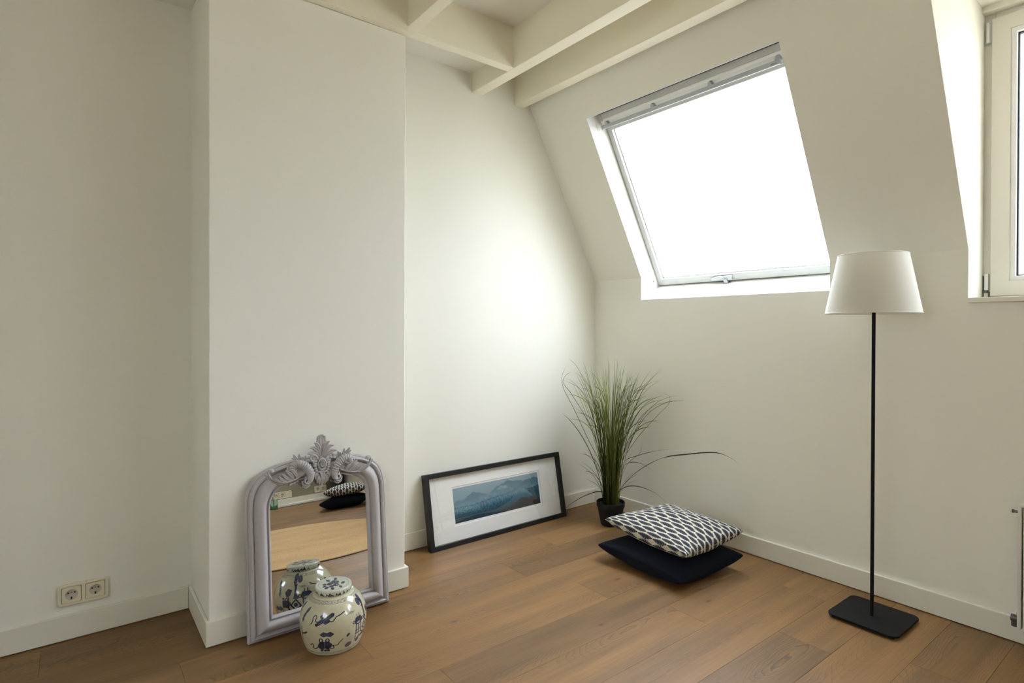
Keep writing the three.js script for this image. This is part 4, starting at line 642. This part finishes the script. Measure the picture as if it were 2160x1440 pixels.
// ---------------------------------------------------------------- cushions
const leafPrint = canvasTexture(1024, 1024, (c, w, h) => {
  c.fillStyle = 'rgb(216,210,190)'; c.fillRect(0, 0, w, h);
  const nu = 18, nv = 7, cu = w / nu, cv = h / nv;
  for (let i = -1; i <= nu; i++) for (let j = -1; j <= nv; j++) {
    const x = (i + 0.5) * cu, y = (j + (i & 1 ? 1 : 0.5)) * cv, a = cu * 0.465, b = cv * 0.50;
    c.fillStyle = 'rgb(38,40,52)'; c.beginPath(); c.moveTo(x, y - b); c.bezierCurveTo(x + a * 1.3, y - b * 0.55, x + a * 1.3, y + b * 0.55, x, y + b); c.bezierCurveTo(x - a * 1.3, y + b * 0.55, x - a * 1.3, y - b * 0.55, x, y - b); c.fill();
    c.strokeStyle = 'rgba(216,210,190,.85)'; c.lineWidth = 3;
    for (let k = -3; k <= 3; k++) for (const s of [-1, 1]) { const yy = y + k * b * 0.23, ex = a * 0.97 * (1 - Math.pow(k / 4.1, 2)); c.beginPath(); c.moveTo(x + s * (ex + 3), yy - 6); c.lineTo(x + s * ex * 0.58, yy + 5); c.stroke(); }
    c.strokeStyle = 'rgba(120,122,134,.7)'; c.lineWidth = 2; c.beginPath(); c.moveTo(x, y - b * 0.7); c.lineTo(x, y + b * 0.7); c.stroke();
  }
});
const weave = dataTexture(128, 128, (x, y) => { const v = 128 + 60 * Math.sin(x * Math.PI / 2) * Math.sin(y * Math.PI / 2) + 40 * noise(x / 3, y / 3); return [v, v, v]; }, { srgb: false });
weave.repeat.set(9, 9);
M.print = phys({ map: leafPrint, roughness: 0.9, bumpMap: weave, bumpScale: 0.0004, sheen: 0.25, sheenRoughness: 0.6 });
M.navy = phys({ color: lin(0.0065, 0.009, 0.017), roughness: 0.95, bumpMap: weave, bumpScale: 0.0004, specularIntensity: 0.4, sheen: 0.25, sheenRoughness: 0.5, sheenColor: lin(0.07, 0.09, 0.14) });
// corners: [x, z, y] going left, front, right, back; top and bottom bulge; the floor or the cushion below flattens the underside
function cushionGeometry(A, B, Cc, Dd, up, down, under, sag = 0) {
  const N = 56, P = [], U = [], ix = [], f = (u, v) => { const q = (1 - u * u) * (1 - v * v); return Math.pow(q, 0.32) * (0.84 + 0.16 * q); };
  const at = (u, v, s) => {
    const pinch = 1 - 0.055 * Math.pow(1 - v * v, 1) , pinch2 = 1 - 0.055 * (1 - u * u), uu = u * mix(1, pinch, Math.abs(u)), vv = v * mix(1, pinch2, Math.abs(v)), a = (uu + 1) / 2, b = (vv + 1) / 2;
    const w = [(1 - a) * (1 - b), (1 - a) * b, a * b, a * (1 - b)], c = [A, B, Cc, Dd]; let x = 0, z = 0, y = 0; c.forEach((k, i) => { x += k[0] * w[i]; z += k[1] * w[i]; y += k[2] * w[i]; });
    const edge = Math.max(u * u, v * v); y -= sag * (1 - Math.pow(u * u * v * v, 0.7)) * (edge > 0.2 ? 1 : 1);
    const wr = 0.0035 * noise(u * 4 + A[0] * 9, v * 4 + 3) * f(u, v) + 0.0018 * noise(u * 11, v * 11 + 7) * f(u, v);
    y += s > 0 ? up * f(u, v) + wr : -down * f(u, v) + wr; if (s < 0) y = Math.max(y, under(x, z));
    return [x, y, z];
  };
  const grid = (s) => { const o = P.length / 3; for (let i = 0; i <= N; i++) for (let j = 0; j <= N; j++) { const ease = (t) => Math.sin((t / N - 0.5) * Math.PI); P.push(...at(ease(i), ease(j), s)); U.push(mix((ease(i) + 1) / 2, i / N, 0.62), mix((ease(j) + 1) / 2, j / N, 0.62)); } for (let i = 0; i < N; i++) for (let j = 0; j < N; j++) { const a = o + i * (N + 1) + j, b = a + 1, c = a + N + 1, d = c + 1; s > 0 ? ix.push(a, b, c, b, d, c) : ix.push(a, c, b, b, c, d); } };
  grid(1); grid(-1);
  const g = new THREE.BufferGeometry(); g.setAttribute('position', new THREE.Float32BufferAttribute(P, 3)); g.setAttribute('uv', new THREE.Float32BufferAttribute(U, 2)); g.setIndex(ix); g.computeVertexNormals();
  const rim = []; const M2 = 40; for (let e = 0; e < 4; e++) for (let k = 0; k < M2; k++) { const t = -1 + 2 * k / M2; rim.push(V3(...(e === 0 ? at(-1, t, 1) : e === 1 ? at(t, 1, 1) : e === 2 ? at(1, -t, 1) : at(-t, -1, 1)))); }
  const piping = new THREE.TubeGeometry(new THREE.CatmullRomCurve3(rim, true, 'centripetal'), 320, 0.0009, 6, true);
  return { body: g, piping };
}
function cushion(label, pos, corners, up, down, under, mats, sag) {
  const c = thing('cushion', label, 'cushion', pos), g = cushionGeometry(...corners.map(([x, z, y]) => [x - pos[0], z - pos[2], y - pos[1]]), up, down, (x, z) => under(x + pos[0], z + pos[2]) - pos[1], sag);
  const b = part('cover', g.body, mats[0], c); part('seam', g.piping, mats[1], b); return c;
}
const navyC = cushion('plain navy cushion lying on the floor beneath the patterned one', [-0.46, 0, 0.945], [[-0.688, 0.690, 0.078], [-0.668, 1.158, 0.050], [-0.238, 1.204, 0.078], [-0.205, 0.745, 0.085]], 0.064, 0.085, () => 0.001, [M.navy, M.navy], 0.008);
const printC = cushion('cream cushion with dark leaf print lying on the navy cushion by the plant', [-0.45, 0.13, 0.955], [[-0.637, 0.690, 0.194], [-0.640, 1.170, 0.158], [-0.240, 1.205, 0.194], [-0.195, 0.742, 0.200]], 0.070, 0.060, (x, z) => 0.139, [M.print, M.print], 0.014);

// ---------------------------------------------------------------- floor lamp
{
  const L = thing('floor_lamp', 'black floor lamp with white tapered shade before the right wall', 'lamp', [-0.2465, 0, 1.760]);
  const plate = (w, d, r) => { const s = new THREE.Shape(); s.moveTo(-w + r, -d); s.lineTo(w - r, -d); s.absarc(w - r, -d + r, r, -Math.PI / 2, 0); s.lineTo(w, d - r); s.absarc(w - r, d - r, r, 0, Math.PI / 2); s.lineTo(-w + r, d); s.absarc(-w + r, d - r, r, Math.PI / 2, Math.PI); s.lineTo(-w, -d + r); s.absarc(-w + r, -d + r, r, Math.PI, Math.PI * 1.5); return s; };
  const base = new THREE.ExtrudeGeometry(plate(0.126, 0.124, 0.028), { depth: 0.0045, bevelEnabled: true, bevelThickness: 0.0012, bevelSize: 0.0012, bevelSegments: 3, curveSegments: 14 }); base.rotateX(-Math.PI / 2); base.translate(0.008, 0.011, 0.0); part('base_plate', base, M.blackPowder, L);
  for (const [x, z] of [[-0.098, -0.104], [0.114, -0.104], [-0.098, 0.104], [0.114, 0.104]]) part('foot', new THREE.CylinderGeometry(0.006, 0.006, 0.0105, 16).translate(x, 0.0055, z), M.black, L);
  part('pole', new THREE.CylinderGeometry(0.0066, 0.0066, 1.345, 24).translate(-0.003, 0.017 + 0.6725, 0.0), M.blackPowder, L);
  const shadeFabric = phys({ color: lin(0.88, 0.85, 0.76), roughness: 0.95, transmission: 0.32, thickness: 0, bumpMap: weave, bumpScale: 0.0001 });
  const y0 = 1.2185, y1 = 1.4495, r0 = 0.1655, r1 = 0.1215;
  const sh = part('lamp_shade', lathe([[r0, y0], [r1, y1], [r1 - 0.0012, y1], [r0 - 0.0012, y0], [r0, y0]], 96), shadeFabric, L); sh.position.set(-0.007, 0, -0.004);
  for (const [r, y] of [[r0, y0], [r1, y1]]) { const t = new THREE.TorusGeometry(r, 0.0017, 8, 96); t.rotateX(Math.PI / 2); t.translate(0, y, 0); part('shade_rim', t, std({ color: lin(0.82, 0.81, 0.77), roughness: 0.8 }), sh); }
  const ring = new THREE.TorusGeometry(0.021, 0.0016, 8, 32); ring.rotateX(Math.PI / 2); ring.translate(0, 1.375, 0); const arms = [ring]; for (let k = 0; k < 3; k++) { const a = k * 2.094, q = new THREE.TubeGeometry(new THREE.LineCurve3(V3(Math.cos(a) * 0.02, 1.375, Math.sin(a) * 0.02), V3(Math.cos(a) * (r1 - 0.002), y1 - 0.004, Math.sin(a) * (r1 - 0.002))), 2, 0.0013, 6); arms.push(q); }
  part('shade_carrier', merge(arms), M.aluminium, L);
  part('bulb_holder', lathe([[0.0001, 1.33], [0.018, 1.33], [0.019, 1.37], [0.014, 1.385], [0.0001, 1.385]], 32), M.black, L);
}

// ---------------------------------------------------------------- wall sockets
function socketPlate(kinds, name, label, pos, turn) {
  const g = thing(name, label, 'socket', pos), n = kinds.length, w = 0.0715, W = w * n + 0.0095, H = 0.0795; g.rotation.y = turn;
  const inset = [], wells = [];
  const rr2 = (x, y, a, b, r) => { const s = new THREE.Shape(); s.moveTo(x - a + r, y - b); s.lineTo(x + a - r, y - b); s.absarc(x + a - r, y - b + r, r, -Math.PI / 2, 0); s.lineTo(x + a, y + b - r); s.absarc(x + a - r, y + b - r, r, 0, Math.PI / 2); s.lineTo(x - a + r, y + b); s.absarc(x - a + r, y + b - r, r, Math.PI / 2, Math.PI); s.lineTo(x - a, y - b + r); s.absarc(x - a + r, y - b + r, r, Math.PI, Math.PI * 1.5); return s; };
  const cx = (i) => (i - (n - 1) / 2) * w;
  const outer = rr2(0, 0, W / 2 - 0.003, H / 2 - 0.003, 0.009); for (let i = 0; i < n; i++) outer.holes.push(rr2(cx(i), 0, 0.0323, 0.0323, 0.007));
  const fr = new THREE.ExtrudeGeometry(outer, { depth: 0.0055, bevelEnabled: true, bevelThickness: 0.003, bevelSize: 0.003, bevelSegments: 4, curveSegments: 8 }); fr.translate(0, 0, 0.0); part('cover_frame', uvBox(fr), M.socket, g);
  kinds.forEach((k, i) => {
    const s = rr2(cx(i), 0, 0.0276, 0.0276, 0.0045); if (k === 'power') s.holes.push(new THREE.Path().absarc(cx(i), 0, 0.0195, 0, Math.PI * 2)); else for (const d of [-0.010, 0.010]) s.holes.push(new THREE.Path().absarc(cx(i) + d, 0, 0.0045, 0, Math.PI * 2));
    const ins = part('socket_insert', new THREE.ExtrudeGeometry(s, { depth: 0.0068, bevelEnabled: true, bevelThickness: 0.0006, bevelSize: 0.0006, bevelSegments: 2, curveSegments: 24 }), M.socket, g);
    if (k === 'power') {
      const well = lathe([[0.0194, 0.0070], [0.0188, -0.0018], [0.0001, -0.0018]], 48); well.rotateX(Math.PI / 2); well.translate(cx(i), 0, 0); part('well', well, std({ color: lin(0.62, 0.58, 0.45), roughness: 0.4, side: THREE.DoubleSide }), ins);
      const pins = []; for (const d of [-0.0095, 0.0095]) { const p = new THREE.CylinderGeometry(0.0026, 0.0026, 0.001, 16); p.rotateX(Math.PI / 2); p.translate(cx(i) + d, 0.0045, -0.0014); pins.push(p); } pins.push(rbox(cx(i) - 0.0022, cx(i) + 0.0022, -0.0180, -0.0100, -0.0018, 0.002, 0.0005), rbox(cx(i) - 0.002, cx(i) + 0.002, 0.0165, 0.0190, -0.0018, 0.003, 0.0005), rbox(cx(i) - 0.002, cx(i) + 0.002, 0.0035, 0.0052, -0.0022, -0.0010, 0.0003));
      part('contacts', merge(pins), M.socketDark, ins);
    } else { const d = []; for (const e of [-0.010, 0.010]) { const p = new THREE.CylinderGeometry(0.0045, 0.0045, 0.002, 20); p.rotateX(Math.PI / 2); p.translate(cx(i) + e, 0, 0.002); d.push(p); } part('aerial_jacks', merge(d), M.socketDark, ins); }
    part('insert_gap_shade', box(cx(i) - 0.0318, cx(i) + 0.0318, -0.0318, 0.0318, -0.0032, -0.0026), M.socketDark, g);  // dark backing drawn as the shade in the joint round the insert
  });
  return g;
}
socketPlate(['power', 'power'], 'wall_socket', 'cream double wall socket above the baseboard left of the chimney breast', [-2.7305, 0.1655, 0.0035], 0);

// ---------------------------------------------------------------- radiator under the dormer
{
  const x = -0.1, z0 = 2.171, z1 = 3.35, y0 = 0.085, y1 = 0.531;
  const r = thing('radiator', 'cream panel radiator cut off by the right edge under the dormer sill', 'radiator', [0, 0, 2.76]);
  const sh = (g) => { g.translate(0, 0, -2.76); return g; };
  part('side_cover', sh(merge([rbox(x, -0.035, y0, y1, z0, z0 + 0.0115, 0.003), rbox(x, -0.035, y0, y1, z1 - 0.0115, z1, 0.003)])), M.radiator, r);
  part('panel', sh(rbox(x - 0.001, x + 0.014, y0 - 0.012, y1 - 0.012, z0 + 0.0155, z1 - 0.0155, 0.004)), M.radiator, r);
  part('panel', sh(rbox(-0.052, -0.038, y0, y1 - 0.012, z0 + 0.0155, z1 - 0.0155, 0.004)), M.radiator, r);
  const fins = []; for (let k = 0; k < 38; k++) { const z = z0 + 0.04 + k * 0.029; fins.push(box(x + 0.012, -0.05, y0 + 0.02, y1 - 0.03, z, z + 0.0012)); } part('convector_fins', sh(merge(fins)), M.greyCover, r);
  const gr = [rbox(x - 0.0012, x + 0.006, y1 - 0.008, y1 + 0.0012, z0 - 0.0008, z1 + 0.0008, 0.002), rbox(-0.041, -0.0342, y1 - 0.008, y1 + 0.0012, z0 - 0.0008, z1 + 0.0008, 0.002), rbox(x + 0.0045, -0.0395, y1 - 0.007, y1 + 0.0006, z0 - 0.0004, z0 + 0.013, 0.002)]; for (let k = 0; k < 44; k++) { const z = z0 + 0.03 + k * 0.026; gr.push(box(x + 0.004, -0.039, y1 - 0.005, y1 - 0.001, z, z + 0.006)); } part('top_grille', sh(merge(gr)), M.radiator, r);
  const ribs = []; for (let k = 0; k < 34; k++) { const z = z0 + 0.05 + k * 0.0335; ribs.push(rbox(x - 0.006, x + 0.002, y0 + 0.02, y1 - 0.04, z, z + 0.018, 0.003)); } part('panel_ribs', sh(merge(ribs)), M.radiator, r);
  const cy = (r1, l, cx, cyy, cz, ax) => { const c = new THREE.CylinderGeometry(r1, r1, l, 20); ax === 'z' ? c.rotateX(Math.PI / 2) : ax === 'x' ? c.rotateZ(Math.PI / 2) : 0; c.translate(cx, cyy, cz); return c; };
  const valve = part('valve', sh(merge([cy(0.011, 0.022, -0.07, 0.112, z0 - 0.010, 'z'), cy(0.009, 0.03, -0.07, 0.098, z0 - 0.012), cy(0.0125, 0.010, -0.07, 0.112, z0 - 0.016, 'z')])), M.darkMetal, r); part('pipe', sh(cy(0.0075, 0.055, -0.0285, 0.112, z0 - 0.014, 'x')), M.radiator, valve);
  part('bleed_valve', sh(merge([cy(0.0045, 0.022, -0.07, 0.498, z0 - 0.010, 'z'), cy(0.0065, 0.006, -0.07, 0.498, z0 - 0.018, 'z')])), M.darkMetal, r);
  part('wall_bracket', sh(merge([box(-0.04, -0.0006, y0 + 0.06, y1 - 0.06, z0 + 0.2, z0 + 0.225), box(-0.04, -0.0006, y0 + 0.06, y1 - 0.06, z1 - 0.225, z1 - 0.2)])), M.greyMetal, r);
}

// ---------------------------------------------------------------- the far end of the room, which the mirror shows
socketPlate(['aerial', 'power', 'power'], 'wall_socket', 'cream triple socket strip with aerial jacks, seen in the mirror beside the green bottle', [-0.744, 0.1405, RZ - 0.0035], Math.PI);
socketPlate(['power', 'power'], 'wall_socket', 'cream double socket seen in the mirror just left of the cushions', [-0.281, 0.1425, RZ - 0.0035], Math.PI);
{
  const turn = (g, px, pz, a, from) => { g.position.set(px, from[1], pz); g.rotation.y = a; };
  const a = copyOf(navyC, 'cushion', 'plain navy cushion seen in the mirror, beneath a patterned one', [0, 0, 0]); turn(a, -0.43, 4.27, 0.44, [0, 0, 0]);
  const b = copyOf(printC, 'cushion', 'leaf print cushion seen in the mirror, on top of a navy one', [0, 0, 0]); turn(b, -0.44, 4.24, 0.42, [0, 0.128, 0]);
  const v = thing('grass_plant', 'dark planter with drooping green blades seen in the mirror behind the cushions', 'plant', [-0.115, 0, 5.29]);
  part('pot', lathe([[0.0001, 0.0], [0.078, 0.0], [0.084, 0.006], [0.092, 0.42], [0.088, 0.425], [0.084, 0.40]], 48), std({ color: lin(0.012, 0.022, 0.016), roughness: 0.35 }), v);
  part('soil', new THREE.CircleGeometry(0.085, 32).rotateX(-Math.PI / 2).translate(0, 0.39, 0), std({ color: lin(0.02, 0.016, 0.012), roughness: 1 }), v);
  for (let i = 0; i < 40; i++) { const q = rr(2.4, 5.6), r = rr(0.05, 0.11), h = rr(0.14, 0.34), x = Math.cos(q), z = Math.sin(q), f = rnd() < 0.6 ? rr(0.2, 0.5) : 0.05; part(i ? `leaf_blade_${String(i).padStart(3, '0')}` : 'leaf_blade', blade([[x * 0.02, 0.39, z * 0.02], [x * r * 0.7, 0.39 + h * 0.8, z * r * 0.7], [Math.min(x * r, 0.085), 0.39 + h * (1 - f * 0.3), Math.min(z * r, 0.12)], [Math.min(x * (r + 0.03), 0.095), 0.39 + h * (1 - f) - f * 0.3, Math.min(z * (r + 0.03), 0.12)]], 0.004), M.grass[i % 3], v); }
  const bt = thing('bottle', 'small green glass bottle with dark sprig seen in the mirror', 'bottle', [-0.872, 0, 5.325]);
  part('glass_body', lathe([[0.0001, 0.004], [0.037, 0.0005], [0.0405, 0.005], [0.0410, 0.104], [0.0398, 0.106], [0.0380, 0.104], [0.0375, 0.014], [0.0001, 0.014]], 48), phys({ color: lin(0.72, 0.90, 0.82), roughness: 0.03, transmission: 1, thickness: 0.01, ior: 1.45, attenuationColor: lin(0.42, 0.74, 0.60), attenuationDistance: 0.03 }), bt);
  const tw = []; for (const [x, z, h] of [[0.004, 0.003, 0.30], [-0.005, 0.001, 0.26], [0.001, -0.005, 0.22]]) tw.push(new THREE.TubeGeometry(new THREE.CatmullRomCurve3([V3(x, 0.03, z), V3(x * 1.4, 0.13, z), V3(x * 5, h * 0.75, z * 4), V3(x * 8, h, z * 7)]), 14, 0.0022, 6)); part('sprig', merge(tw), M.black, bt);
}
{
  const rugT = dataTexture(1024, 1024, (x, y) => { const u = x / 512 - 1, v = y / 512 - 1, r = Math.hypot(u, v); const ring = 0.5 + 0.5 * Math.sin(r * 330 + 2.2 * fbm(u * 5, v * 5, 3)), s = noise(x / 1.6, y / 1.6), b = fbm(u * 4 + 3, v * 11, 3); const rad = Math.hypot(v * 1.1 - 0.3 + 0.05 * noise(u * 3, v * 4), 0.22 * (u + 0.2) + 0.06 * noise(u * 2.3, 5)) * 60, f = rad - Math.floor(rad), L = 1 + 0.015 * ring + 0.13 * s + 0.07 * b + 0.07 * (1 - smooth(0, 0.2, f)) * clamp(0.3 + noise(u * 5, v * 9), 0, 1) - 0.05 * smooth(0.7, 0.95, f); return [clamp(192 * L, 0, 255), clamp(157 * L, 0, 255), clamp(108 * L, 0, 255)]; }, { repeat: false });
  const rugB = dataTexture(512, 512, (x, y) => { const r = Math.hypot(x / 256 - 1, y / 256 - 1); const v = 128 + 60 * Math.sin(r * 330) + 50 * noise(x / 1.3, y / 1.3); return [v, v, v]; }, { srgb: false, repeat: false });
  const R = 0.9, g = lathe([[0.0001, 0.0005], [R - 0.006, 0.0005], [R, 0.003], [R + 0.001, 0.006], [R - 0.002, 0.009], [R - 0.012, 0.0105], [0.0001, 0.0105]], 128), p = g.attributes.position, uv = g.attributes.uv; for (let i = 0; i < p.count; i++) uv.setXY(i, 0.5 + p.getX(i) / R * 0.49, 0.5 + p.getZ(i) / R * 0.49);
  const rug = thing('rug', 'round straw coloured woven rug seen in the mirror', 'rug', [-1.5, 0, 2.525]);
  part('pile', g, std({ map: rugT, bumpMap: rugB, bumpScale: 0.002, roughness: 0.95 }), rug);
  const edgeRing = new THREE.TorusGeometry(R, 0.004, 8, 160); edgeRing.rotateX(Math.PI / 2); edgeRing.translate(0, 0.0052, 0); part('dark_edge', edgeRing, std({ color: lin(0.33, 0.24, 0.13), roughness: 0.95 }), rug);  // darker ring round the rim of the rug
}

renderer.render(scene, camera);
